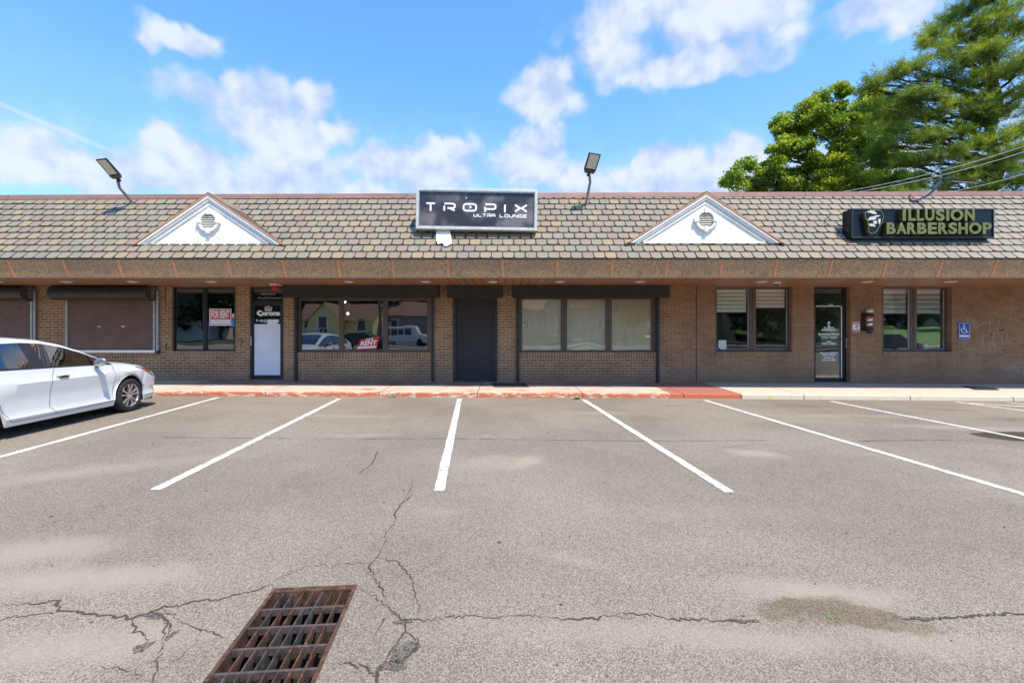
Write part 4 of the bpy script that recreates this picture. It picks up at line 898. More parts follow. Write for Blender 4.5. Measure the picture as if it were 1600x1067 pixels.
d2, y_d2, g2 = door('dg', (1273.5, 1314.5), (479, 590), True, (448, 475), .2, 'glass_plain')
hx = WX(1319.5, y_d2); mb = MB(); mb.box(hx - .02, hx + .02, y_d2 - .085, y_d2 - .07, WZ(543, y_d2), WZ(528, y_d2)); mb.box(hx - .01, hx + .01, y_d2 - .071, y_d2 - .024, WZ(541), WZ(539)); mb.box(hx - .01, hx + .01, y_d2 - .071, y_d2 - .024, WZ(532), WZ(530)); bevel(mb.build('handle', 'galvanised', d2), .004)
gb_ = MB(); gb_.box(g2[1] - .03, g2[1] - .006, y_d2 - .035, y_d2 - .0255, g2[3], g2[2]); gb_.box(g2[0], g2[1] - .031, y_d2 - .035, y_d2 - .0255, g2[2] - .005, g2[2] + .018); gb_.build('glazing_bead', 'slat_green', d2)
MB().box(g2[0], g2[1], y_d2 - .04, y_d2 - .0255, WZ(531.5, y_d2), WZ(530, y_d2)).build('push_bar', 'black_metal', d2)
textmb('141', .10, WX(1298, y_d2 - .05), WZ(476.8, y_d2 - .05), y_d2 - .046, .004, .004, 1.0).build('house_number', 'cream', d2)
cxd = WX(1295, y_d2); lines = [('ILLUSION', 512.3, .060, 1.15), ('BARBERSHOP', 515.6, .060, 1.15), ('Business Hours', 522.3, .095, 1.0), ('Monday to Thursday', 526.7, .058, .95), ('9:00AM - 8:00PM', 530.4, .06, .95), ('Friday', 533.8, .058, .95), ('8:00AM - 8:00PM', 537.0, .06, .95),
        ('Book your appointment', 551.3, .055, .95), ('Walk-ins welcome', 554.0, .055, .95), ('Contact us', 558.6, .065, .95), ('(475) 343-8607', 562.6, .07, .95)]
mb = MB()
for t_, py, sz, sx in lines:
    q = textmb(t_, sz, cxd, WZ(py, y_d2), y_d2 - .004, .002, .0025, sx); mb.add(q.v, q.f)
mb.stroke([(cxd - .2, WZ(519.3, y_d2)), (cxd + .2, WZ(519.3, y_d2))], .005, y_d2 - .005, y_d2 - .003)
mb.stroke([(cxd - .22, WZ(555.9, y_d2)), (cxd + .2, WZ(555.9, y_d2))], .005, y_d2 - .005, y_d2 - .003)
# small bearded head emblem
def head_emblem(cx, cz, s_, y0, y1):
    m_ = MB()
    m_.prism([(cx + a * s_, cz + b_ * s_) for a, b_ in [(-.55, .45), (-.3, .3), (.1, .25), (.45, .42), (.6, .7), (.3, .95), (-.25, .98), (-.6, .8)]], y0, y1)
    m_.prism([(cx + a * s_, cz + b_ * s_) for a, b_ in [(-.45, .12), (-.5, -.2), (-.35, -.75), (0, -1), (.25, -.8), (.42, -.3), (.4, -.1), (.1, -.35), (-.2, -.25)]], y0, y1)
    m_.prism([(cx + a * s_, cz + b_ * s_) for a, b_ in [(.05, .1), (.4, .05), (.35, .2), (.1, .2)]], y0, y1); return m_
q = head_emblem(cxd, WZ(506.8, y_d2), .075, y_d2 - .006, y_d2 - .003); mb.add(q.v, q.f)
mb.build('door_lettering', 'neon_white', d2)

# ------------------------------------------------------------------ signs on the roof
def rotz_(mb, c, a, tilt=0.):     # roll about the y axis through c
    ca, sa = math.cos(a), math.sin(a)
    return mb.xform(lambda q: Vector((c[0] + (q.x - c[0]) * ca + (q.z - c[2]) * sa, q.y, c[2] - (q.x - c[0]) * sa + (q.z - c[2]) * ca)))
YS = 10.80; sx0, sx1 = WX(650, YS), WX(839.5, YS); sz1, sz0 = WZ(295, YS), WZ(359, YS); SC = ((sx0 + sx1) / 2, YS, (sz0 + sz1) / 2); RL = .0185
sg = empty('lounge_sign', (SC[0], YS, sz0), 0, 'grey framed lightbox sign with wide-spaced white letters in the middle of the roof', 'shop sign')
def sb_(mb, nm, mat, bv=0):
    o = rotz_(mb, SC, RL).build(nm, mat, sg)
    if bv: bevel(o, bv)
    return o
t = .062; mb = MB(); mb.box(sx0, sx1, YS, YS + .32, sz1 - t, sz1); mb.box(sx0, sx1, YS, YS + .32, sz0, sz0 + t); mb.box(sx0, sx0 + t, YS, YS + .32, sz0 + t, sz1 - t); mb.box(sx1 - t, sx1, YS, YS + .32, sz0 + t, sz1 - t); sb_(mb, 'frame', 'sign_frame', .006)
mb = MB(); q = t + .002; e = .022
mb.box(sx0 + q, sx1 - q, YS + .015, YS + .04, sz1 - q - e, sz1 - q); mb.box(sx0 + q, sx1 - q, YS + .015, YS + .04, sz0 + q, sz0 + q + e * .6); mb.box(sx0 + q, sx0 + q + e * .5, YS + .015, YS + .04, sz0 + q, sz1 - q); mb.box(sx1 - q - e * .5, sx1 - q, YS + .015, YS + .04, sz0 + q, sz1 - q); sb_(mb, 'retainer', 'galvanised')
sb_(MB().box(sx0 + t, sx1 - t, YS + .045, YS + .05, sz0 + t, sz1 - t), 'sign_face', 'sign_face')
sb_(MB().box(sx0 + t, sx1 - t, YS + .3, YS + .31, sz0 + t, sz1 - t), 'back_panel', 'grey_metal')
U = lambda px: WX(px, YS + .045); V_ = lambda py: WZ(py, YS + .045)
def slet(ch_, p0, p1, yt, yb_, st, nm='letter'):
    mb = MB(); x0, x1, z1_, z0_ = U(p0) + st / 2, U(p1) - st / 2, V_(yt) - st / 2, V_(yb_) + st / 2
    if ch_ in 'TIP': z0_ -= st / 2 if ch_ != 'P' else 0
    techno(mb, ch_, x0, z0_, x1 - x0, z1_ - z0_, 0, st, YS + .039, YS + .0445); return sb_(mb, nm, 'sign_white')
# letter boxes measured on the 7.6x enlargement of the sign, unrolled
for ch_, a, b_ in (('T', 188, 312), ('R', 402, 548), ('O', 632, 802), ('P', 888, 1032), ('I', 1122, 1147), ('X', 1243, 1405)):
    r_ = .0185 * ((a + b_) / 2 - 800) / 7.62; slet(ch_, 640 + a / 7.62, 640 + b_ / 7.62, 285 + 245 / 7.62 - r_ * 0 + .7, 285 + 350 / 7.62 + .3, .043)
mb = MB(); x = U(740.5); wv = (U(774.5) - U(740.5)) / 5
techno(mb, 'ULTRA', x, V_(338.6), wv * .72, V_(334.4) - V_(338.6), wv * 1.03, .02, YS + .039, YS + .0445); sb_(mb, 'letter_row', 'sign_white')
mb = MB(); x = U(781.5); wv = (U(824.5) - U(781.5)) / 6; techno(mb, 'LOUNGE', x, V_(338.8), wv * .72, V_(334.6) - V_(338.8), wv * 1.02, .02, YS + .039, YS + .0445); sb_(mb, 'letter_row', 'sign_white')
mb = MB(); cx, cz = U(640 + 722 / 7.62), V_(285 + 299 / 7.62); mb.prism([(cx - .035, cz - .035), (cx + .05, cz + .003), (cx - .03, cz + .045), (cx - .01, cz + .004)], YS + .04, YS + .0445); sb_(mb, 'arrow_mark', 'slat_grey')
mb = MB(); cx, cz = U(728.5), V_(310); mb.prism([(cx - .01, cz - .03), (cx + .015, cz), (cx + .008, cz + .03), (cx - .012, cz + .012)], YS + .04, YS + .0445); sb_(mb, 'chip', 'paper')
for px in (690, 793): mb = MB(); x = U(px); mb.box(x - .02, x + .02, YS + .1, YS + .2, sz1, sz1 + .02); sb_(mb, 'hanging_bolt', 'dark_metal')
for px in (665, 800):
    x = U(px); mb = MB().box(x - .03, x + .03, YS + .2, YS + .45, sz0 - .06, sz0 - .02); sb_(mb, 'bracket', 'dark_metal')
for px in (655, 820):
    x = U(px); mb = MB().box(x - .03, x + .03, YS + .28, YS + .75, sz1 - .3, sz1 - .26); sb_(mb, 'bracket', 'dark_metal')
# torn white board hanging below it
tp = [(681.5, 359.5), (703, 358), (706, 380), (701, 383.2), (698, 384.5), (693.5, 384), (693, 380), (688, 380.2), (684, 381.5), (681.5, 374.5)][::-1]
def bd_(a, b_, o): y = 11.0 - .33 * (b_ - 358) / 27 - o; return (WX(a, y), y, WZ(b_, y))
n_ = len(tp); o = MB().add([bd_(a, b_, .04) for a, b_ in tp] + [bd_(a, b_, .028) for a, b_ in tp], [tuple(range(n_)), tuple(range(2 * n_ - 1, n_ - 1, -1))] + [(i, i + n_, (i + 1) % n_ + n_, (i + 1) % n_) for i in range(n_)]).build('torn_board', 'white_plastic'); tag(o, 'torn piece of white board hanging below the grey framed lightbox sign', 'board')

YI = 10.68; ix0, ix1, iz1, iz0 = WX(1331.5, YI), WX(1553.5, YI), WZ(326, YI), WZ(372, YI); ID = .32
ig = empty('barbershop_sign', ((ix0 + ix1) / 2, YI, iz0), 0, 'black box sign with bearded head and raised gold letters at the right of the roof', 'shop sign')
bevel(MB().box(ix0, ix1, YI + .02, YI + ID, iz0, iz1).build('sign_box', 'sign_navy', ig), .006)
t = .028; mb = MB(); mb.box(ix0 - .003, ix1 + .003, YI, YI + .04, iz1 - t, iz1 + .003); mb.box(ix0 - .003, ix1 + .003, YI, YI + .04, iz0 - .003, iz0 + t); mb.box(ix0 - .003, ix0 + t, YI, YI + .04, iz0 + t, iz1 - t); mb.box(ix1 - t, ix1 + .003, YI, YI + .04, iz0 + t, iz1 - t); bevel(mb.build('frame', 'dark_metal', ig), .004)
mb = MB().box(ix0 + .1, ix1 - .1, YI + .1, YI + .3, iz0 - .06, iz0 - .0035); mb.build('mounting_rail', 'black_metal', ig)
LY = YI - .085
def sletter(ch_, px0, px1, py0, py1):
    x0, x1, z1_, z0_ = WX(px0, LY), WX(px1, LY), WZ(py0, LY), WZ(py1, LY); mb = textmb(ch_, .42, 0, 0, LY, .03, .017, 1.)
    vx = [v[0] for v in mb.v]; vz = [v[2] for v in mb.v]; a, b_, c_, d_ = min(vx), max(vx), min(vz), max(vz)
    def fit(grow): return [(x0 - grow + (v[0] - a) / (b_ - a) * (x1 - x0 + 2 * grow), v[1], z0_ - grow + (v[2] - c_) / (d_ - c_) * (z1_ - z0_ + 2 * grow)) for v in mb.v]
    f_ = MB(); f_.add(fit(0), mb.f); o = f_.build('letter', 'gold', ig)
    k_ = MB(); k_.add([(x, YI + .015 if y > LY else LY + .0155, z) for x, y, z in fit(-.003)], mb.f); k_.build('letter_return', 'gold_dark', o)
for ch_, a, b_ in zip('ILLUSION', (1409.5, 1418.5, 1431.5, 1444.5, 1461.5, 1477.5, 1484.5, 1506.5), (1414.5, 1429.5, 1442.5, 1459, 1475, 1482, 1504, 1522)): sletter(ch_, a, b_, 327, 345.5)
for ch_, a, b_ in zip('BARBERSHOP', (1384.5, 1400, 1416.5, 1432.5, 1449, 1465, 1481, 1496.5, 1513, 1534.5), (1398.5, 1415.5, 1431, 1447, 1463, 1480, 1494.5, 1511, 1532.5, 1548.5)): sletter(ch_, a, b_, 348, 366)
cx, cz = WX(1363.5, LY), WZ(346.3, LY); k = 1 / 17.8 / 66.5 * 1.0
def Q(a, b_): return (WX(1325 + a / 17.8, LY), WZ(318 + b_ / 17.8, LY))
plate = [(470, 250), (620, 185), (780, 185), (900, 200), (960, 290), (975, 380), (940, 520), (870, 640), (790, 770), (700, 835), (640, 840), (570, 800), (560, 700), (570, 640), (545, 580), (540, 480), (480, 420), (465, 330)]
mb = MB(); mb.prism([Q(*p) for p in plate[::-1]], LY - .0, LY + .015); pl = mb.build('head_emblem', 'sign_navy', ig)
mb = MB(); mb.prism([Q(*p) for p in plate[::-1]], LY + .0155, YI + .015); mb.build('emblem_return', 'gold_dark', pl)
mb = MB(); mb.stroke([Q(*p) for p in plate], .016, LY - .01, LY - .001, True)
mb.build('emblem_outline', 'gold', pl)
mb = MB()
for poly in ([(500, 250), (640, 190), (740, 215), (800, 300), (700, 300), (600, 260)], [(540, 470), (600, 380), (740, 350), (800, 330), (900, 345), (760, 400), (780, 440), (700, 460)], [(700, 490), (800, 480), (800, 560), (730, 580), (690, 540)],
             [(570, 570), (660, 560), (740, 600), (760, 650), (700, 640), (640, 640), (590, 620)], [(830, 430), (900, 430), (895, 520), (865, 600), (840, 520)]):
    mb.prism([Q(*p) for p in poly[::-1]], LY - .008, LY - .0005)
mb.build('emblem_face', 'lamp_lens', pl)
# guy bracket left of the sign
gbk = empty('roof_hook', (WX(1293, 11.1), 11.3, 4.2), 0, 'thin bent metal rod on the roof just left of the black box sign', 'rod')
MB().tube([(WX(1293, 11.2), 11.02, WZ(337, 11.2)), (WX(1293, 11.2), 11.35, WZ(341, 11.2) - .03), (WX(1294, 11.2), 11.5, WZ(345, 11.2) + .03)], .012, 6).build('rod', 'galvanised', gbk, smooth=True)
MB().tube([(WX(1318, 10.95), 10.98, WZ(371, 10.95)), (WX(1313, 10.95), 10.95, WZ(368, 10.95)), (WX(1310, 10.95), 11.2, WZ(362, 10.95))], .018, 6).build('side_bracket', 'galvanised', ig, smooth=True)

# ------------------------------------------------------------------ floodlights
def floodlight(base, path, hc, hdir, hup, label, size=(.30, .40)):
    r_ = empty('floodlight', base, 0, label, 'floodlight', 'floodlights on bent arms along the roof ridge'); bx, by, bz = base
    mb = MB(); mb.box(bx - .11, bx + .11, by - .05, by + .06, bz - .13, bz + .03); bevel(mb.build('mounting_box', 'dark_metal', r_), .012)
    MB().tube([(bx - .02, by + .02, bz), (bx - .05, by + .06, bz + .12), (bx - .0, by + .1, bz + .2), (bx + .12, by + .2, bz + .2)], .016, 6).build('cable_conduit', 'dark_metal', r_, smooth=True)
    MB().tube(path, .033, 10).build('arm', 'grey_metal', r_, smooth=True)
    d = Vector(hdir).normalized(); n_ = Vector(hup); n_ = (n_ - d * n_.dot(d)).normalized(); s_ = d.cross(n_)      # d along head, n lit face normal
    def fr_(mb): return mb.xform(lambda q: Vector(hc) + s_ * q.x + d * q.y + n_ * q.z)
    W_, L_ = size; a, b_ = -L_ / 2, L_ / 2
    mb = MB(); mb.add([(-W_ / 2, a + .1, -.05), (W_ / 2, a + .1, -.05), (W_ / 2, b_, -.03), (-W_ / 2, b_, -.03), (-W_ / 2, a + .1, .0), (W_ / 2, a + .1, .0), (W_ / 2, b_, .0), (-W_ / 2, b_, .0)], [(0, 3, 2, 1), (4, 5, 6, 7), (0, 1, 5, 4), (1, 2, 6, 5), (2, 3, 7, 6), (3, 0, 4, 7)])
    hd = bevel(fr_(mb).build('head', 'dark_metal', r_), .008)
    mb = MB(); mb.add([(-W_ / 2 + .04, a, -.06), (W_ / 2 - .04, a, -.06), (W_ / 2, a + .1, -.06), (-W_ / 2, a + .1, -.06), (-W_ / 2 + .04, a, .01), (W_ / 2 - .04, a, .01), (W_ / 2, a + .1, .02), (-W_ / 2, a + .1, .02)], [(0, 3, 2, 1), (4, 5, 6, 7), (0, 1, 5, 4), (1, 2, 6, 5), (2, 3, 7, 6), (3, 0, 4, 7)])
    bevel(fr_(mb).build('driver_housing', 'housing_metal', r_), .012)
    fr_(MB().box(-W_ / 2 + .035, W_ / 2 - .035, a + .125, b_ - .025, .0005, .006)).build('lens', 'lamp_lens', hd)
    mb = MB(); mb.tube([(0, a + .02, -.01), (0, a - .06, -.02), tuple(((Vector(path[-1]) - Vector(hc)).dot(s_), (Vector(path[-1]) - Vector(hc)).dot(d), (Vector(path[-1]) - Vector(hc)).dot(n_)))], .042, 10)
    fr_(mb).build('slip_fitter', 'dark_metal', r_, smooth=True)
def at(px, py, Y): return (WX(px, Y), Y, WZ(py, Y))
floodlight(at(208, 318, 11.86), [at(207, 317, 11.84), at(196, 304, 11.6), at(187, 294, 11.45), at(184.5, 284, 11.35)], at(170.5, 264.5, 11.15), Vector(at(160, 253, 10.98)) - Vector(at(182, 279, 11.3)), (-.05, -.62, -.75), 'left floodlight on bent arm leaning outward over the roof edge', (.30, .52))
floodlight(at(912, 321, 11.8), [at(915, 320, 11.75), at(919, 300, 11.6), at(922, 285, 11.5), at(921, 274, 11.4)], at(925, 256, 11.2), Vector(at(929, 244, 11.05)) - Vector(at(921, 270, 11.32)), (.05, -.66, -.75), 'middle floodlight on upright arm just right of the framed lightbox sign', (.31, .50))
floodlight(at(1427, 315, 11.85), [at(1432, 314, 11.8), at(1450, 305, 11.65), at(1460, 296, 11.5), at(1471, 283.5, 11.35), at(1478, 282, 11.3)], at(1503, 284, 11.0), Vector(at(1520, 285, 10.85)) - Vector(at(1480, 282.5, 11.25)), (.1, -.12, -1), 'right floodlight seen edge-on above the barbershop sign', (.26, .62))

# ------------------------------------------------------------------ wall signs, barber pole, alarm, cameras
def flat(name, px0, px1, py0, py1, y, mat, parent, th=.004, r=.0):
    x0, x1, z1_, z0_ = WX(px0, y), WX(px1, y), WZ(py0, y), WZ(py1, y); mb = MB()
    if r:
        pts = []
        for cx, cz, a0 in ((x1 - r, z1_ - r, 0), (x0 + r, z1_ - r, 90), (x0 + r, z0_ + r, 180), (x1 - r, z0_ + r, 270)):
            for k in range(5): a = R(a0 + k * 22.5); pts.append((cx + r * math.cos(a), cz + r * math.sin(a)))
        mb.prism(pts, y - th, y)
    else: mb.box(x0, x1, y - th, y, z0_, z1_)
    return mb.build(name, mat, parent)
Yp = WY - .012
pk = empty('parking_sign', (WX(1506), Yp, WZ(530)), 0, 'blue wheelchair PARKING sign fixed to the brick wall', 'parking sign')
flat('sign_plate', 1496.8, 1515.2, 503.6, 530.6, Yp, 'sign_blue', pk, .004, .03)
mb = MB(); x0, x1, z1_, z0_ = WX(1497.8), WX(1514.2), WZ(504.6), WZ(529.6); pp = []
for cx, cz, a0 in ((x1 - .02, z1_ - .02, 0), (x0 + .02, z1_ - .02, 90), (x0 + .02, z0_ + .02, 180), (x1 - .02, z0_ + .02, 270)):
    for k_ in range(5): a = R(a0 + k_ * 22.5); pp.append((cx + .02 * math.cos(a), cz + .02 * math.sin(a)))
mb.stroke(pp, .007, Yp - .006, Yp - .0042, True); mb.build('border_line', 'sign_white', pk)
textmb('PARKING', .094, WX(1506), WZ(525.3), Yp - .006, .003, .005, .76).build('lettering', 'sign_white', pk)
cx, cz = WX(1505.2), WZ(515.8); mb = MB(); rr = .075
mb.stroke([(cx + rr * math.cos(R(a)), cz + rr * math.sin(R(a))) for a in range(120, 352, 12)], .017, Yp - .007, Yp - .0042)
mb.stroke([(cx - .0, cz + .135), (cx, cz + .02), (cx + .055, cz + .02), (cx + .085, cz - .06), (cx + .115, cz - .05)], .019, Yp - .0073, Yp - .0045)
mb.stroke([(cx, cz + .075), (cx + .05, cz + .075)], .014, Yp - .0076, Yp - .0048); mb.prism([(cx + .018 * math.cos(R(a)), cz + .155 + .018 * math.sin(R(a))) for a in range(0, 360, 30)], Yp - .0073, Yp - .0045)
mb.build('wheelchair_symbol', 'sign_white', pk)
cc = empty('camera_notice', (WX(1337.5), Yp, WZ(518)), 0, 'small red and white surveillance notice beside the barber door', 'notice')
flat('notice_plate', 1331.8, 1343.3, 503, 518.6, Yp, 'sign_white', cc); flat('top_band', 1332.4, 1342.7, 503.8, 506.6, Yp - .0045, 'sign_red', cc, .002); flat('bottom_band', 1332.4, 1342.7, 515.8, 517.8, Yp - .0045, 'sign_red', cc, .002)
textmb('WARNING', .036, WX(1337.5), WZ(505.2), Yp - .008, .002, .001, 1).build('lettering', 'sign_white', cc)
mb = MB(); cx, cz = WX(1337.8), WZ(509.8); mb.prism([(cx - .05, cz - .01), (cx + .03, cz + .03), (cx + .045, cz + .01), (cx - .03, cz - .035)], Yp - .0065, Yp - .0045); mb.stroke([(cx - .02, cz - .02), (cx - .01, cz - .055), (cx + .03, cz - .075)], .012, Yp - .0065, Yp - .0045); mb.build('camera_symbol', 'dark_plastic', cc)
bp = empty('barber_pole', (WX(1357), WY, WZ(520)), 0, 'wall mounted barber pole with striped cylinder and white globe', 'barber pole')
bx, by = WX(1358.5, WY - .14), WY - .15; z_ = lambda py: WZ(py, by)
MB().lathe([(.062, z_(510.5)), (.062, z_(495))], (bx, by, 0), n=32).build('striped_cylinder', 'pole_stripe', bp, smooth=True)
MB().lathe([(.03, z_(521.5)), (.065, z_(520)), (.085, z_(517)), (.095, z_(513.5)), (.095, z_(512)), (.075, z_(510.5))], (bx, by, 0), n=28).build('base_bowl', 'black_metal', bp, smooth=True)
MB().lathe([(.07, z_(495.2)), (.098, z_(494)), (.098, z_(491.5)), (.06, z_(489.5)), (.05, z_(489))], (bx, by, 0), n=28).build('top_collar', 'black_metal', bp, smooth=True)
gl_ = [(.001, z_(489.2))] + [(.088 * math.sin(R(a)), (z_(489.4) + z_(482)) / 2 - .066 * math.cos(R(a))) for a in range(20, 180, 16)] + [(.001, z_(482))]
MB().lathe(gl_, (bx, by, 0), n=28).build('globe', 'cream', bp, smooth='all')
mb = MB().box(bx - .13, bx - .045, WY - .06, WY - .003, z_(517), z_(490)); mb.box(bx - .1, bx + .06, by, WY - .003, z_(494.5), z_(491)); mb.box(bx - .1, bx + .06, by, WY - .003, z_(515), z_(512)); bevel(mb.build('wall_bracket', 'black_metal', bp), .006)
# fire strobe below the soffit above the white-filmed door
fs = empty('fire_alarm_strobe', (WX(430, 12.3), 12.3, SOF - .2), 0, 'red fire alarm horn hanging from the soffit above the white door', 'fire alarm')
Yq = 12.2; MB().box(WX(424, Yq), WX(436.5, Yq), Yq - .1, Yq + .1, SOF - .028, SOF - .001).build('mount_plate', 'white_plastic', fs); bevel(MB().box(WX(426, Yq), WX(434.5, Yq), Yq - .06, Yq + .06, WZ(453, Yq), SOF - .029).build('horn', 'bracket_red', fs), .01)
# round detector under the soffit by the barbershop
dc = empty('security_camera', (WX(1214, 11.7), 11.7, SOF), 0, 'small dome camera on a white plate under the soffit by the barbershop', 'security camera')
xx = WX(1214, 11.7); MB().lathe([(.09, SOF - .001), (.09, SOF - .03), (.07, SOF - .04)], (xx, 11.7, 0)).build('camera_base', 'white_plastic', dc, smooth=True)
MB().lathe([(.06, SOF - .041), (.055, SOF - .07), (.03, SOF - .09), (.002, SOF - .095)], (xx, 11.7, 0)).build('dome', 'clear_lens', dc, smooth='all')

# for-rent posters
ya = y1 - .004; fr_ = empty('rent_sign', (WX(344, ya), ya, WZ(508)), 0, 'upright red and white FOR RENT sign in the narrow black-framed window', 'rent sign')
yb = ya - .008
flat('sign_plate', 327.3, 361.6, 482.5, 508.7, yb, 'sign_white', fr_, .004); flat('red_panel', 329, 360, 484, 507, yb - .0045, 'sign_red', fr_, .001); flat('blank_panel', 330, 359, 499, 506, yb - .006, 'sign_white', fr_, .001)
textmb('FOR RENT', .27, WX(344.5, yb), WZ(491.8, yb), yb - .008, .002, .011, .40).xform(lambda q: Vector((q.x, q.y, WZ(491.8, yb) + (q.z - WZ(491.8, yb)) * 1.02))).build('lettering', 'sign_white', fr_)
textmb('2 0 3  5 5 5', .06, WX(344.5, yb), WZ(502, yb), yb - .0075, .001, 0, 1.2).build('faint_number', 'grey_metal', fr_)
yb = ya - .006
for (a, b_, c_, d_, mt) in ((362.5, 367, 490, 496, 'paper'), (362.5, 367, 496.4, 498.6, 'sticker_orange'), (362.5, 367, 499.6, 510, 'sticker_blue')):
    tag(flat('window_sticker', a, b_, c_, d_, yb, mt, None, .001), {'paper': 'pale sticker topmost at the window edge right of the FOR RENT sign', 'sticker_orange': 'thin orange sticker between pale and blue ones in the narrow window', 'sticker_blue': 'blue sticker lowest at the window edge right of the FOR RENT sign'}[mt], 'sticker')
yb = yc_ - .014; r2 = empty('rent_sign', (WX(575, yb), yb, WZ(548)), 0, 'tilted red FOR RENT sign leaning behind the wide three-pane window', 'rent sign')
P2 = [(556.5, 547), (588.5, 545), (593, 525.5), (563, 530.5)]
MB().prism([(WX(a, yb), WZ(b_, yb)) for a, b_ in P2], yb, yb + .006).build('sign_plate', 'sign_red', r2)
MB().prism([(WX(a, yb), WZ(b_, yb)) for a, b_ in [(558.5, 544.8), (587.5, 543.2), (588.5, 540.3), (559.8, 541.4)]], yb - .002, yb - .0002).build('address_strip', 'sign_white', r2)
textmb('RENT', .165, WX(575, yb), WZ(536.3, yb), yb - .004, .002, .006, 1.1, shear=.3, rot=.06).build('lettering', 'sign_white', r2)
textmb('FOR', .085, WX(577, yb), WZ(530.6, yb), yb - .004, .002, .002, 1.35, shear=.3, rot=.1).build('lettering', 'sign_white', r2)

# papers and stickers in the barber windows
yb = yf_ - .006
for nm, a, b_, c_, d_, mt, lb, ct in (('notice_paper', 1122.5, 1135, 531.5, 547, 'paper', 'white paper notice taped in the lower corner of the barber window', 'notice'), ('security_sticker', 1119.5, 1124.5, 543, 547, 'sticker_blue', 'small blue sticker beside the paper notice in the barber window', 'sticker'),
                                     ('security_sticker', 1469.5, 1475, 543.5, 549, 'sticker_blue', 'round blue sticker in the lower right corner of the last window', 'sticker')):
    tag(flat(nm, a, b_, c_, d_, yb, mt, None, .001, .03 if 'sec' in nm else 0), lb, ct)
ns = empty('neon_open_sign', (WX(1440, yb), yb, WZ(547)), 0, 'small coloured BARBER sign sitting at the bottom of the last window', 'window sign')
yq = yh_ + .02
textmb('BARBER', .12, WX(1443, yq), WZ(540.5, yq), yq, .004, .004, .62).build('lettering', 'sticker_pink', ns); textmb('SHOP', .09, WX(1446, yq), WZ(545.5, yq), yq, .004, .004, .9).build('lettering', 'sticker_green', ns)
mb = MB(); cx = WX(1431.5, yq); mb.stroke([(cx - .04, WZ(536, yq)), (cx + .045, WZ(546, yq))], .022, yq, yq + .006); mb.stroke([(cx + .04, WZ(536, yq)), (cx - .045, WZ(546, yq))], .022, yq - .001, yq + .005); mb.build('scissors_mark', 'sticker_blue', ns)
for px in (822,): tag(flat('alarm_sticker', 815.5, 821.5, 507.5, 509.5, ye_ - .006, 'paper', None, .001), 'tiny white sticker at the left edge of the beige curtained window', 'sticker')
tag(flat('alarm_sticker', 1008, 1016, 524, 527, ye_ - .006, 'slat_grey', None, .001), 'tiny pale sticker at the right edge of the beige curtained window', 'sticker')
# loose cable and scrawled marks on the brick
def scrawl(name, pts, wd, mat, label, cat, y=WY - .0035):
    for st in pts:
        mb = MB(); q = [Vector((WX(a), WZ(b_))) for a, b_ in st]; sm = []
        for i in range(len(q) - 1):
            p0, p1, p2, p3 = q[max(i - 1, 0)], q[i], q[i + 1], q[min(i + 2, len(q) - 1)]
            for k in range(6):
                t = k / 6; sm.append(.5 * ((2 * p1) + (p2 - p0) * t + (2 * p0 - 5 * p1 + 4 * p2 - p3) * t * t + (3 * p1 - p0 - 3 * p2 + p3) * t ** 3))
        sm.append(q[-1]); mb.stroke(sm, wd, y, y + .003); mb.build(name, mat, B)
pm('faded_paint', (.31, .215, .14), .9, 0, .2, 8)
scrawl('faded_graffiti', [[(1508, 501), (1515, 498), (1522, 502), (1526, 512), (1522, 516)], [(1526, 510), (1536, 506), (1546, 502), (1546, 518), (1549, 523)], [(1532, 525), (1538, 524), (1550, 522), (1560, 519), (1567, 510), (1565, 530), (1566, 542), (1560, 546)],
       [(1506, 530), (1505, 540), (1512, 546), (1522, 547), (1532, 544), (1536, 535), (1533, 527), (1528, 524)], [(1550, 526), (1550, 536), (1546, 545), (1541, 547)], [(1561, 499), (1559, 515), (1572, 516), (1572, 532)], [(1574, 500), (1585, 498), (1592, 503)]], .045, 'faded_paint', None, None)
scrawl('black_scrawl', [[(264, 538), (258, 540), (262, 544), (267, 541)], [(261, 533), (260, 546)]], .02, 'black_metal', None, None)
scrawl('black_scrawl', [[(372, 532), (377, 530), (379, 535), (375, 540)]], .02, 'black_metal', None, None)
cb = empty('loose_cable', (WX(259), WY, WZ(480)), 0, 'thin black cable dangling down the brick beside the shutter', 'cable')
MB().tube([(WX(258), WY - .015, WZ(449)), (WX(259.5), WY - .02, WZ(458)), (WX(258), WY - .02, WZ(468)), (WX(260), WY - .015, WZ(476)), (WX(257.5), WY - .02, WZ(483))], .007, 5).build('cord', 'wire', cb)

# mats, weeds
def mat_(pts, label, nm='door_mat'):
    mb = MB(); n = len(pts); zz = lambda x, y: gz(x) + .105 + .035 * (y - 10.64) / 2.1 + .006
    mb.add([(x, y, zz(x, y)) for x, y in pts] + [(x, y, zz(x, y) + .012) for x, y in pts], [tuple(range(n - 1, -1, -1)), tuple(range(n, 2 * n))] + [(i, (i + 1) % n, (i + 1) % n + n, i + n) for i in range(n)])
    return tag(bevel(mb.build(nm, 'mat_black'), .004), label, 'mat')
def GP(px, py): Z = (EYE - .115) * F / (py - 517 - .0045 * (px - 790)); return (px - 790) * Z / F, Z
mat_([GP(*p) for p in ((772, 605.2), (827, 605.2), (820, 600.3), (768, 600.3))], 'black rubber mat in front of the black shutter door')
mat_([GP(*p) for p in ((1524, 609.5), (1562, 609.8), (1552, 607), (1503, 604.6))], 'dark mat lying on the pavement at the far right')
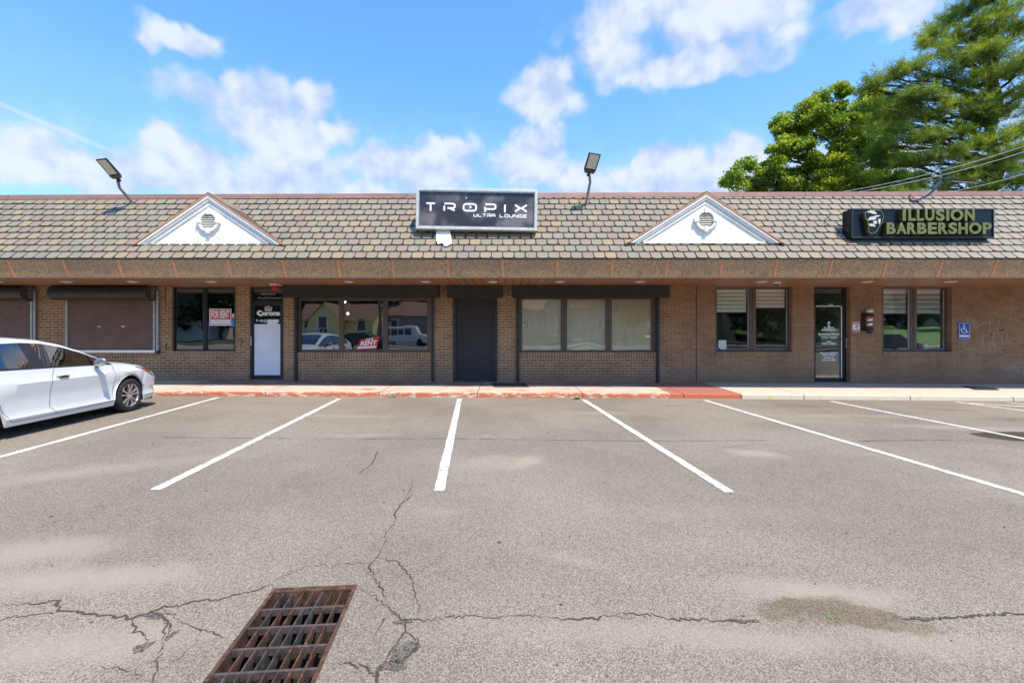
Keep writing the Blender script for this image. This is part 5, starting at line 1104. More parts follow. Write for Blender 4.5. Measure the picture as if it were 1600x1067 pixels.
def weed(px, py, n, h, label):
    x, y = G(px, py); y = min(y, kerb_y(x) - .03); r_ = random.Random(px); mb = MB(); z = gz(x)
    for _ in range(n):
        a = r_.uniform(0, 6.28); l = h * r_.uniform(.5, 1.1); w_ = .008; bx_, by_ = x + r_.gauss(0, .05), y + r_.gauss(0, .015); t = Vector((math.cos(a), math.sin(a) * .5, 0)); s_ = Vector((-t.y, t.x, 0)); p = Vector((bx_, by_, z)); q1 = p + t * l * .35 + Vector((0, 0, l * .7)); q2 = p + t * l * .9 + Vector((0, 0, l * .6))
        mb.add([p - s_ * w_, p + s_ * w_, q1 + s_ * w_ * 1.8, q1 - s_ * w_ * 1.8, q2], [(0, 1, 2, 3), (3, 2, 4)])
    return tag(mb.build('weed', 'grass_blade'), label, 'weed')
weed(902, 624, 46, .10, 'green weed tuft at the kerb beside the central right bay line'); weed(614, 621, 16, .12, 'thin yellowish weed in the kerb joint left of centre'); weed(796, 622, 12, .06, 'sparse low weed at the kerb near the middle')
x_, y_ = G(1298, 963); mb = MB(); r_ = random.Random(4)
for _ in range(16):
    a = r_.uniform(0, 6.28); l = r_.uniform(.007, .017); c0 = Vector((x_ + r_.gauss(0, .022), y_ + r_.gauss(0, .014), gz(x_) + .005)); t = Vector((math.cos(a), math.sin(a), .2)); s_ = Vector((-t.y, t.x, 0)) * .3
    mb.add([c0, c0 + t * l * .5 + s_ * l, c0 + t * l, c0 + t * l * .5 - s_ * l], [(0, 1, 2, 3)])
tag(mb.build('weed', 'grass_blade'), 'tiny yellow-green sprout in the damp patch of the asphalt', 'weed')

# ------------------------------------------------------------------ wires
def wire(a, b_, sag, rad, mat, label):
    a, b_ = Vector(a), Vector(b_); pts = [a.lerp(b_, i / 24) - Vector((0, 0, sag * 4 * (i / 24) * (1 - i / 24))) for i in range(25)]
    return tag(MB().tube(pts, rad, 5).build('overhead_wire', mat), label, 'wire', 'overhead wires crossing the trees')
wire(at(1262, 308, 17), at(1700, 192, 17), .35, .009, 'wire_light', 'topmost pale wire slanting up across the trees'); wire(at(1300, 306, 16.6), at(1700, 202, 16.6), .3, .010, 'wire_light', 'second wire just under the topmost wire')
wire(at(1400, 312, 16), at(1700, 238, 16), .25, .009, 'wire_light', 'lowest wire meeting the right floodlight'); wire(at(1395, 284, 18), at(1492, 275, 18), .1, .009, 'wire', 'short thin dark wire in front of the pine')

# ------------------------------------------------------------------ white parked hatchback
CARX, CARY, CA = -7.06, 8.58, .066           # outer face of the front right wheel; nose points up the bay
car = empty('parked_car', (CARX, CARY, gz(CARX)), CA, 'white compact car parked nose-in at the left edge', 'car')
HW = .895
def lin(x, tab):
    if x <= tab[0][0]: return tab[0][1]
    for (a, b_), (c_, d_) in zip(tab[:-1], tab[1:]):
        if x <= c_: t = (x - a) / (c_ - a); t = t * t * (3 - 2 * t) * .25 + t * .75; return b_ + (d_ - b_) * t
    return tab[-1][1]
WT = [(-3.72, .3), (-3.7, .55), (-3.6, .72), (-3.4, .82), (-2.9, .875), (-2.2, .892), (-.8, .895), (.1, .89), (.4, .88), (.6, .855), (.72, .83), (.80, .79), (.86, .72), (.91, .58), (.945, .3)]
RT = [(-3.72, .80), (-3.66, .90), (-3.5, .96), (-3.3, 1.05), (-3.0, 1.2), (-2.6, 1.325), (-2.2, 1.375), (-1.8, 1.385), (-1.5, 1.365), (-1.2, 1.30), (-.9, 1.195), (-.6, 1.06), (-.36, .95), (-.2, .925), (0, .905), (.3, .862), (.55, .80), (.72, .735), (.84, .65), (.9, .57), (.935, .46)]
BT = [(-3.72, .78), (-3.6, .90), (-3.3, .985), (-2.5, .965), (-1.6, .945), (-.8, .925), (-.36, .91), (0, .875), (.4, .80), (.7, .70), (.85, .60), (.935, .42)]
def zlow(u):
    z = lin(u, [(-3.72, .35), (-3.5, .2), (-3, .175), (.5, .175), (.8, .2), (.935, .28)])
    for uw in (0, -2.70):
        du = abs(u - uw)
        if du < .372: z = max(z, .312 + math.sqrt(.372 ** 2 - du * du) * 1.0)
    return z
def section(u):
    w_, r_, b_ = lin(u, WT), lin(u, RT), lin(u, BT); b_ = min(b_, r_ - .012); zl = zlow(u); g = max(0, (r_ - b_) / .43); nose = max(0, (u - .3) / .6)
    arch = max(0, 1 - min(abs(u), abs(u + 2.7)) / .6) * .012
    P_ = [(w_ - .035 + arch, zl), (w_ - .006 + arch, max(.28, zl + .012)), (w_ - .042 + arch, max(.37, zl + .02)), (w_ - .012 + arch, max(.60, zl + .03)), (w_ + .006, max(.76, zl + .04)), (w_ - .018, max(.805, zl + .05)), (w_ - .05, b_)]
    if b_ < .90:   # bonnet and tail: squash side rows under the shoulder
        top = b_; lo = zl
        zs = [lo, lo + (top - lo) * .2, lo + (top - lo) * .38, lo + (top - lo) * .6, lo + (top - lo) * .78, lo + (top - lo) * .9, top]
        P_ = [(p[0], min(p[1], z + .0)) if p[1] > z else (p[0], p[1]) for p, z in zip(P_, zs)]
        for i in range(1, 7): P_[i] = (P_[i][0], max(P_[i][1], P_[i - 1][1] + .004))
    tw = w_ - .05 - .06 - .20 * min(1, g)
    sec = lambda s_: (P_[6][0] + (tw - P_[6][0]) * s_, b_ + (r_ - b_) * s_)
    P_ += [sec(.07), sec(.5), sec(.9), sec(1.0)]
    cr = .05 + .0 * nose
    P_ += [(tw * .86, r_ + cr * .42), (tw * .5, r_ + cr * .85), (0, r_ + cr)]
    return P_
US = sorted(set([round(v, 3) for v in list(np.arange(-3.72, .94, .06)) + [-.36, -.44, -.74, -1.585, -1.64, -1.84, -2.62, -2.75, .9, .92, .935, -3.72, -3.7, -.372, .372, .35, .3, -.35, -3.07, -2.33, -3.05, -2.35, -.3, .36, -.365, -3.06, -2.34]]))
NR = 14; secs = [section(u) for u in US]
groups = {}
def put(nm, quad): groups.setdefault(nm, []).append(quad)
def pt(i, r, sg_): v, z = secs[i][r]; return (sg_ * v - HW, US[i], z)
for i in range(len(US) - 1):
    um = (US[i] + US[i + 1]) / 2
    for r in range(NR - 1):
        for sg_ in (1, -1):
            if sg_ == 1: q = (pt(i, r, 1), pt(i + 1, r, 1), pt(i + 1, r + 1, 1), pt(i, r + 1, 1))
            else: q = (pt(i, r, -1), pt(i, r + 1, -1), pt(i + 1, r + 1, -1), pt(i + 1, r, -1))
            nm = 'body'
            if 6 <= r <= 9 and -2.98 < um < -.36:
                nm = 'trim'
                if 7 <= r <= 8 and (-1.64 < um < -.74 or -2.75 < um < -1.84): nm = 'gl' + ('a' if um > -1.9 else 'b') + ('r' if sg_ > 0 else 'l')
                if r == 9 and um < -.36: nm = 'body' if um < -.5 else 'trim'
            if r >= 11 and (-1.32 < um < -.40): nm = 'ws'
            if r >= 11 and (-3.42 < um < -2.95): nm = 'rw'
            put(nm, q)
def qmesh(nm, name, mat, parent, smooth=40):
    mb = MB(); idx = {}
    for q in groups.get(nm, []):
        ids = []
        for p in q:
            k = tuple(round(c_, 4) for c_ in p)
            if k not in idx: idx[k] = len(mb.v); mb.v.append(p)
            if idx[k] not in ids: ids.append(idx[k])
        if len(ids) > 2: mb.f.append(tuple(ids))
    return mb.build(name, mat, parent, smooth=smooth, local=True)
body = qmesh('body', 'body', 'car_white', car, 34); trim = qmesh('trim', 'window_trim', 'dark_plastic', car)
for nm, name in (('glar', 'side_window'), ('glal', 'side_window'), ('glbr', 'side_window'), ('glbl', 'side_window'), ('ws', 'windscreen'), ('rw', 'rear_window')): qmesh(nm, name, 'glass_car', car, 60)
def side_v(u, z):
    s_ = section(u)
    for (a, za), (b_, zb) in zip(s_[:6], s_[1:7]):
        if za <= z <= zb: return a + (b_ - a) * (z - za) / max(1e-6, zb - za)
    return s_[6][0] if z > s_[6][1] else s_[0][0]
def strip(pts, wd, off, name, mat, parent, sg_=1):        # thin line following the flank (u,z)
    mb = MB(); q = []
    for (a, b_) in zip(pts[:-1], pts[1:]):
        for k in range(6): q.append((a[0] + (b_[0] - a[0]) * k / 6, a[1] + (b_[1] - a[1]) * k / 6))
    q.append(pts[-1]); prev = None
    for i, (u, z) in enumerate(q):
        a = q[max(i - 1, 0)]; b_ = q[min(i + 1, len(q) - 1)]; d = Vector((b_[0] - a[0], b_[1] - a[1])).normalized(); n_ = Vector((-d.y, d.x)) * wd / 2
        c0 = [((side_v(u + s_ * n_.x, z + s_ * n_.y) + off) * sg_ - HW, u + s_ * n_.x, z + s_ * n_.y) for s_ in (1, -1)]
        if prev: mb.add([prev[0], prev[1], c0[1], c0[0]], [(0, 1, 2, 3) if sg_ > 0 else (3, 2, 1, 0)])
        prev = c0
    return mb.build(name, mat, parent, local=True)
for sg_ in (1, -1):
    strip([(-.40, .90), (-.37, .72), (-.40, .50), (-.40, .26), (-1.50, .235), (-1.60, .35), (-1.62, .6), (-1.585, .80), (-1.52, .93)], .007, .002, 'front_door_seam', 'dark_plastic', body, sg_)
    strip([(-1.50, .235), (-2.2, .235), (-2.33, .45), (-2.40, .72), (-2.72, .95)], .007, .002, 'rear_door_seam', 'dark_plastic', body, sg_)
    for u in (-1.40, -2.52):
        v = side_v(u, .80) * sg_ - HW; h = MB(); h.add([(v + sg_ * (.003 if k in (0, 5) else .028), u + .115 - .046 * k, .80 + .014 + .004 * (2.5 - abs(k - 2.5))) for k in range(6)] + [(v + sg_ * (.003 if k in (0, 5) else .03), u + .115 - .046 * k, .80 - .016) for k in range(6)] + [(v + sg_ * .0, u + .115 - .046 * k, .80 - .016) for k in range(6)] + [(v, u + .115 - .046 * k, .82) for k in range(6)],
             [(k, k + 1, k + 7, k + 6) for k in range(5)] + [(k + 6, k + 7, k + 13, k + 12) for k in range(5)] + [(k + 18, k + 19, k + 1, k) for k in range(5)]); h.build('door_handle', 'chrome', body, local=True, smooth=True)
    # headlamp wrapping the wing
    mb = MB(); N = 12
    top = [(.16, .836), (.3, .826), (.42, .795), (.55, .745), (.66, .69)]; bot = [(.16, .828), (.3, .785), (.42, .725), (.55, .655), (.66, .60)]
    def hl(t0, t1, f0, f1, nm, mat, off, par):
        mb = MB(); P2_ = []
        for k in range(13):
            s_ = t0 + (t1 - t0) * k / 12; j = min(3, int(s_ * 4)); f = s_ * 4 - j; u = top[j][0] + (top[j + 1][0] - top[j][0]) * f; zt = top[j][1] + (top[j + 1][1] - top[j][1]) * f; zb = bot[j][1] + (bot[j + 1][1] - bot[j][1]) * f
            for f_ in (f0, f1):
                z = zb + (zt - zb) * f_; zmax = lin(u, BT) - .003; z = min(z, zmax); P2_.append(((side_v(u, z) + off) * sg_ - HW, u, z))
        for k in range(12): mb.add([P2_[2 * k], P2_[2 * k + 2], P2_[2 * k + 3], P2_[2 * k + 1]], [(0, 1, 2, 3) if sg_ > 0 else (3, 2, 1, 0)])
        return mb.build(nm, mat, par, smooth=True, local=True)
    hd = hl(0, 1, 0, 1.0, 'headlight', 'clear_lens', .004, car); hl(.22, .75, .15, .6, 'indicator', 'orange_lens', .007, hd)
    # door mirror
    v = side_v(-.75, .9) * sg_ - HW; mi = MB()
    cxm, cym, czm = v + sg_ * .12, -.80, .985; n1_, n2_ = 12, 9; vs = []
    for a in range(n2_ + 1):
        th = math.pi * a / n2_
        for k in range(n1_):
            ph = 2 * math.pi * k / n1_; x_ = .105 * math.sin(th) * math.cos(ph); z_2 = .072 * math.cos(th); y_2 = .07 * math.sin(th) * math.sin(ph); y_2 = max(y_2, -.03)
            vs.append((cxm + x_, cym + y_2, czm + z_2 + .12 * x_ * sg_))
    mi.add(vs, [(a * n1_ + k, a * n1_ + (k + 1) % n1_, (a + 1) * n1_ + (k + 1) % n1_, (a + 1) * n1_ + k) for a in range(n2_) for k in range(n1_)])
    mr = mi.build('wing_mirror', 'mirror_cap', car, smooth=60, local=True)
    MB().tube([(v - sg_ * .02, -.72, .92), (v + sg_ * .05, -.75, .925), (v + sg_ * .10, -.78, .95)], [.03, .028, .03], 8).build('mirror_stalk', 'dark_plastic', mr, smooth=True, local=True)
MB().box(-HW - .3, -HW + .3, .915, .945, .33, .52).build('lower_grille', 'dark_plastic', car, local=True)
mb = MB(); mb.box(-HW - .42, -HW + .42, .86, .925, .56, .64); mb.build('grille', 'dark_plastic', car, local=True)
mb = MB(); mb.box(-HW - .62, -HW + .62, .55, .84, .13, .2); mb.box(-.34, -.12, .55, .74, .15, .215); mb.box(-2 * HW + .12, -2 * HW + .34, .55, .74, .15, .215); mb.build('front_splitter', 'dark_plastic', car, local=True)
mb = MB(); mb.box(-HW - .72, -HW + .72, -3.5, .62, .17, .24); mb.build('underbody', 'dark_plastic', car, local=True)
for sg_ in (1, -1):
    for uw in (0, -2.7):
        mb = MB(); n_ = 16
        x0_ = (HW - .055) * sg_ - HW; x1_ = (HW - .32) * sg_ - HW
        for k in range(n_):
            a0, a1 = math.pi * 1.08 * k / n_ - .12, math.pi * 1.08 * (k + 1) / n_ - .12
            mb.add([(x0_, uw + .374 * math.cos(a0), .312 + .374 * math.sin(a0)), (x1_, uw + .374 * math.cos(a0), .312 + .374 * math.sin(a0)), (x1_, uw + .374 * math.cos(a1), .312 + .374 * math.sin(a1)), (x0_, uw + .374 * math.cos(a1), .312 + .374 * math.sin(a1))], [(0, 1, 2, 3)])
        mb.prism([(0, 0)], 0, 0) if False else None
        mb.add([(x1_, uw + .374 * math.cos(6.283 * k / 24), .312 + .374 * math.sin(6.283 * k / 24)) for k in range(24)], [tuple(range(24))])
        mb.build('wheel_arch_liner', 'dark_plastic', car, smooth=True, local=True)
# interior
ic = MB(); 
for (x_, u0) in ((-.48, -1.55), (-1.3, -1.55), (-.48, -2.5), (-1.3, -2.5)):
    st_ = MB(); st_.box(x_ - .24, x_ + .24, u0 - .1, u0 + .42, .38, .62); st_.add([(x_ - .24, u0 - .1, .55), (x_ + .24, u0 - .1, .55), (x_ + .22, u0 - .28, 1.12), (x_ - .22, u0 - .28, 1.12), (x_ - .24, u0 + .03, .55), (x_ + .24, u0 + .03, .55), (x_ + .2, u0 - .18, 1.12), (x_ - .2, u0 - .18, 1.12)], [(0, 1, 2, 3), (4, 7, 6, 5), (3, 2, 6, 7), (0, 3, 7, 4), (1, 5, 6, 2)]); st_.box(x_ - .12, x_ + .12, u0 - .29, u0 - .2, 1.13, 1.27)
    bevel(st_.build('car_seat', 'seat_grey', car, local=True), .02, 2)
MB().box(-2 * HW + .14, -.14, -.75, -.35, .6, .93).build('dashboard', 'dark_plastic', car, local=True)
MB().lathe([(.175, -.0), (.185, -.012), (.175, -.024)], (-1.27, -.88, .9), 'Y', 24).build('steering_wheel', 'dark_plastic', car, local=True, smooth=True)
MB().tube([(-HW, -1.0, 1.28), (-HW - .0, -1.02, 1.22), (-HW - .12, -1.03, 1.21), (-HW + .12, -1.03, 1.21)], .025, 6).build('rear_view_mirror', 'dark_plastic', car, local=True)
# wheels: tyre > rim with five paired spokes
def wheel(uw, sg_):
    x0_ = 0. if sg_ > 0 else -2 * HW; W_ = .205; C_ = (x0_, uw, .312)
    w_ = empty('wheel', (x0_, uw, .312)); w_.parent = car
    prof = [(.215, -.012), (.232, -.004), (.262, .0), (.292, -.006), (.306, -.022), (.312, -.045), (.312, -W_ + .045), (.306, -W_ + .022), (.29, -W_ + .006), (.232, -W_ + .004), (.215, -W_ + .012)]
    prof = [(r_, h * sg_ ) for r_, h in prof]
    MB().lathe(prof, (0, 0, 0), 'X', 56, False).build('tyre', 'tyre', w_, smooth=40, local=True)
    rp = [(.222, -.004), (.224, -.010), (.215, -.014), (.205, -.035), (.198, -.14)]; mb = MB(); n_ = 56; base = len(mb.v)
    for r_, h in rp:
        for k in range(n_): t = 2 * math.pi * k / n_; mb.v.append((h * sg_, r_ * math.cos(t), r_ * math.sin(t)))
    for i in range(len(rp) - 1):
        for k in range(n_): mb.f.append((i * n_ + k, i * n_ + (k + 1) % n_, (i + 1) * n_ + (k + 1) % n_, (i + 1) * n_ + k))
    for s_ in range(5):
        for o in (-1, 1):
            a = R(90 + 72 * s_ + o * 13); b0 = R(90 + 72 * s_ + o * 16); ha, hb = .010, .0125; pr = []
            for (r_, aa, hw_, dx) in ((.045, b0, .013, -.022), (.12, a, .011, -.016), (.212, a, .016, -.010)):
                c_ = Vector((math.cos(aa), math.sin(aa))) * r_; t = Vector((-math.sin(aa), math.cos(aa))) * hw_; pr.append((c_, t, dx))
            vs = []
            for c_, t, dx in pr:
                vs += [(dx * sg_, c_.x + t.x, c_.y + t.y), (dx * sg_, c_.x - t.x, c_.y - t.y), ((dx - .03) * sg_, c_.x - t.x * 1.2, c_.y - t.y * 1.2), ((dx - .03) * sg_, c_.x + t.x * 1.2, c_.y + t.y * 1.2)]
            mb.add(vs, [(i * 4 + q, i * 4 + (q + 1) % 4, i * 4 + 4 + (q + 1) % 4, i * 4 + 4 + q) for i in range(2) for q in range(4)])
    hub = [(.058, -.05), (.055, -.022), (.03, -.016), (.001, -.015)]; mb.lathe([(r_, h * sg_) for r_, h in hub], (0, 0, 0), 'X', 20)
    mb.build('rim', 'alloy', w_, smooth=30, local=True)
    dk = MB().lathe([(.2, -.13 * sg_), (.2, -.135 * sg_)], (0, 0, 0), 'X', 32); dk.lathe([(.14, -.075 * sg_), (.14, -.09 * sg_)], (0, 0, 0), 'X', 28); dk.build('brake_disc', 'dark_metal', w_, local=True)
for uw in (0, -2.70):
    for sg_ in (1, -1): wheel(uw, sg_)

# ------------------------------------------------------------------ trees
def unit(rs, n): v = rs.normal(size=(n, 3)); return v / np.linalg.norm(v, axis=1)[:, None]
def limbs(mb, a, b_, r0, r1, rg, bend=.12, n=7):
    a, b_ = Vector(a), Vector(b_); L = (b_ - a).length; off = Vector((rg.gauss(0, 1), rg.gauss(0, 1), rg.gauss(0, .6))) * bend * L; pts = []
    for i in range(n + 1):
        t = i / n; pts.append(a.lerp(b_, t) + off * math.sin(math.pi * t) * .6 + Vector((rg.gauss(0, .012), rg.gauss(0, .012), rg.gauss(0, .012))) * L)
    pts[0] = a; mb.tube(pts, [r0 + (r1 - r0) * (i / n) ** .8 for i in range(n + 1)], 7); return pts
def leafquads(rs, C, size, up=.5):
    n = len(C); d = unit(rs, n); d[:, 2] = np.abs(d[:, 2]) * (1 - up) + up * .6; d /= np.linalg.norm(d, axis=1)[:, None]   # face normals lean up
    a = np.cross(d, unit(rs, n)); a /= np.linalg.norm(a, axis=1)[:, None] + 1e-9; b_ = np.cross(d, a); s_ = size * rs.uniform(.6, 1.3, n)[:, None]
    return np.stack([C - a * s_, C + b_ * s_ * .55 + d * s_ * .12, C + a * s_, C - b_ * s_ * .55 + d * s_ * .12], 1)
def broadleaf(name, base, lobes, leafn, leafs, label, trunk_r=.3, seed=1, group=None, mat='leaf_oak', fork=.35, cat='tree'):
    rs = np.random.RandomState(seed); rg = random.Random(seed); root = empty(name, base, 0, label, cat, group); bx, by, bz = base; mb = MB()
    topz = max(l[2] for l in lobes); cx = sum(l[0] for l in lobes) / len(lobes); trk = limbs(mb, base, (bx * .5 + cx * .5, by, bz + (topz - bz) * .8), trunk_r, trunk_r * .25, rg, .03, 12)
    Cs = []; tot = sum(l[3] * l[3] for l in lobes)
    for (x, y, z, r) in lobes:
        st = min(trk, key=lambda p: (p - Vector((x, y, z - r * 1.5))).length + (0 if p.z > bz + (topz - bz) * fork * .7 else 50)); e = limbs(mb, st, (x, y, z), trunk_r * .32, .03, rg, .1, 7)
        nn = max(6, int(17 * r)); 
        cl = unit(rs, nn) * (rs.uniform(.35, 1.0, nn) ** .6)[:, None] * r * np.array([1, 1, .78]) + np.array([x, y, z])
        for c_ in cl:
            limbs(mb, e[rg.randint(3, 7)], c_, .022, .006, rg, .1, 4); k = max(8, int(leafn * r * r / tot / nn)); rad = rs.uniform(.28, .62)
            u_ = unit(rs, k) * (rs.uniform(.1, 1, k) ** .5)[:, None] * rad * np.array([1.15, 1.15, .6]); Cs.append(u_ + c_)
    mb.build('trunk', 'bark', root, smooth=True); C = np.concatenate(Cs); npmesh('crown', leafquads(rs, C, leafs), 4, mat, root); return root
def LB(px, py, Y, rpx): return (*at(px, py, Y), rpx / F * Y)
Yo = 25.
lob = [LB(1300, 158, Yo, 27), LB(1262, 175, Yo - 1, 24), LB(1235, 200, Yo, 24), LB(1222, 232, Yo - 1, 22), LB(1275, 205, Yo + 1, 26), LB(1318, 195, Yo - 1.5, 26), LB(1258, 232, Yo - 1.5, 22), LB(1295, 240, Yo - 1, 26), LB(1330, 225, Yo + 1, 28), LB(1348, 180, Yo + .5, 22),
       LB(1205, 262, Yo - 1, 20), LB(1170, 262, Yo - 1, 13), LB(1150, 280, Yo - 1, 17), LB(1180, 292, Yo, 16), LB(1222, 288, Yo - 1, 20), LB(1258, 272, Yo, 22), LB(1290, 285, Yo - 1, 24), LB(1330, 270, Yo - 1, 24), LB(1365, 250, Yo + 2, 28), LB(1350, 292, Yo, 24), LB(1380, 210, Yo + 2, 24),
       LB(1240, 315, Yo, 26), LB(1290, 320, Yo, 28), LB(1345, 325, Yo, 30), LB(1190, 320, Yo, 18), LB(1385, 180, Yo + 2, 24), LB(1398, 245, Yo + 3, 26), LB(1378, 285, Yo + 3, 24), LB(1412, 285, Yo + 4, 24), LB(1365, 152, Yo + 2, 14)]
broadleaf('oak_tree', (WX(1300, Yo), Yo, gz(10)), lob, 105000, .082, 'bright green broadleaf tree with open crown behind the roof left of the pine', .26, 4)
def pine(name, base, H, lean, limbs_, needles, label, seed=2):
    rs = np.random.RandomState(seed); rg = random.Random(seed); root = empty(name, base, 0, label, 'pine tree'); bx, by, bz = base; mb = MB(); tp = Vector((bx + lean, by, bz + H)); limbs(mb, base, tp, .42, .06, rg, .01, 16)
    Cs = []; Ds = []
    for (px, py, Y, rpx, flat_) in limbs_:
        e = Vector(at(px, py, Y)); r = rpx / F * Y; t = min(.97, max(.25, (e.z - bz - .12 * abs(e.x - bx)) / H)); s_ = Vector(base).lerp(tp, t); out = e - s_; P_ = limbs(mb, s_, e, .10, .02, rg, .06, 8)
        nn = max(8, int(24 * r * r + 7))
        for _ in range(nn):
            q = unit(rs, 1)[0] * rs.uniform(.15, 1.) * r * np.array([1.35, 1.15, flat_ * .62]); c_ = np.array(e) + q; limbs(mb, P_[rg.randint(4, 8)], c_, .02, .005, rg, .08, 3)
            od = np.array([out.x, out.y, .35 * abs(out.x) + 1.0]); od /= np.linalg.norm(od); k = int(needles / 10)
            # plume: tufts along short upswept shoots
            for _s in range(4):
                dr = od * .7 + unit(rs, 1)[0] * .75; dr /= np.linalg.norm(dr); L = rs.uniform(.3, .62); tt = rs.uniform(0, 1, k)[:, None]; Cs.append(c_ + dr * L * tt + rs.normal(size=(k, 3)) * .035); Ds.append(np.tile(dr, (k, 1)))
    mb.build('trunk', 'bark_pine', root, smooth=True)
    C = np.concatenate(Cs); D = np.concatenate(Ds); n = len(C); nd_ = D * .8 + unit(rs, n) * .95; nd_ /= np.linalg.norm(nd_, axis=1)[:, None]; sd = np.cross(nd_, unit(rs, n)); sd /= np.linalg.norm(sd, axis=1)[:, None]; L = rs.uniform(.15, .26, n)[:, None]
    V = np.stack([C - sd * .010, C + sd * .010, C + nd_ * L], 1); npmesh('crown', V, 3, 'leaf_pine', root); print('needles', n); return root
Yp_ = 21.
pl_ = [(1368, 168, 21, 18, .5), (1385, 190, 21, 22, .5), (1378, 255, 21.5, 22, .5), (1420, 160, 20, 24, .5), (1450, 215, 20.5, 26, .5), (1520, 200, 20, 30, .5), (1560, 180, 20.5, 30, .5), (1490, 140, 20.5, 26, .5), (1545, 60, 20.5, 30, .5), (1575, 115, 20.5, 30, .5), (1510, 270, 20.5, 30, .5), (1565, 265, 20.5, 30, .5), (1372, 132, 21, 20, .4), (1400, 118, 20, 24, .45), (1432, 108, 20.5, 26, .5), (1360, 142, 21, 12, .35), (1450, 150, 19.5, 26, .4), (1410, 148, 21, 24, .4), (1478, 40, 21, 20, .4), (1462, 58, 21, 16, .35), (1505, 22, 21, 26, .5), (1535, 5, 21, 26, .6), (1500, 60, 20, 28, .45), (1475, 85, 20, 24, .4), (1448, 72, 21, 14, .35),
       (1530, 45, 19.5, 28, .5), (1565, 20, 19.5, 30, .6), (1590, 50, 19, 30, .55), (1515, 95, 19.5, 30, .45), (1555, 85, 19, 28, .45), (1480, 120, 20, 24, .4), (1595, 100, 18.5, 28, .45), (1540, 125, 19, 28, .4), (1500, 165, 19.5, 30, .45), (1460, 185, 20, 26, .4), (1540, 170, 19, 30, .45), (1420, 180, 21, 24, .45),
       (1585, 150, 19, 24, .4), (1400, 205, 20.5, 24, .5), (1430, 220, 20, 28, .45), (1385, 230, 21, 20, .45), (1475, 215, 19.5, 28, .4), (1500, 240, 19, 30, .45), (1545, 225, 19, 30, .5), (1590, 205, 18.5, 26, .45), (1455, 250, 20, 26, .4), (1415, 255, 20.5, 22, .4), (1580, 245, 18.5, 30, .5), (1530, 262, 19, 28, .45), (1590, 285, 18.5, 28, .5),
       (1440, 280, 20, 24, .4), (1490, 285, 19.5, 26, .4), (1550, 292, 19, 28, .4), (1395, 285, 21, 20, .45), (1540, -25, 20, 30, .6), (1590, -20, 20, 34, .6), (1630, 30, 19, 34, .6), (1640, 110, 18.5, 34, .5), (1640, 190, 18.5, 34, .5), (1640, 260, 18, 34, .5), (1600, -60, 20, 30, .6), (1405, 310, 20, 26, .5), (1460, 315, 20, 28, .5), (1520, 318, 19.5, 28, .5), (1585, 320, 19, 28, .5), (1650, 320, 18.5, 28, .5)]
pine('pine_tree', (WX(1555, Yp_), Yp_, gz(22)), 21, -.4, pl_, 300, 'tall dark pine with layered feathery branches at the right edge', 6)

# ------------------------------------------------------------------ across the road, seen in the shop glass
X0_ = 42; gb2 = MB(); gb2.add([(X0_, -19.5, -.3), (90, -19.5, -.5), (90, -34, 1.9), (X0_, -34, 1.7), (90, -60, 2.6), (X0_ - 3, -60, 2.0), (X0_ - 3, -34, -.1), (X0_ - 3, -19.5, -.3)], [(0, 1, 2, 3), (3, 2, 4, 5), (7, 0, 3, 6), (6, 3, 5)]); tag(gb2.build('grass_bank', 'grass'), kind='structure')
wd_ = MB(); wr_ = random.Random(12); nx = 120
for lay, (yy_, zt_) in enumerate(((-50, 5.), (-56, 9.), (-62, 13.))):
    for k in range(nx):
        xa, xb = -110 + 220 * k / nx, -110 + 220 * (k + 1) / nx; h_ = zt_ + wr_.uniform(-1.2, 1.2); y_0 = yy_ + wr_.uniform(-1, 1); wd_.add([(xa, y_0, -1), (xb + .4, y_0, -1), (xb + .4, y_0 - 5, h_), (xa, y_0 - 5, h_), ((xa + xb) / 2, y_0 - 4.5, h_ + 1.4)], [(3, 2, 1, 0), (3, 4, 2)])
tag(wd_.build('wooded_hill', 'leaf_dark'), kind='stuff')
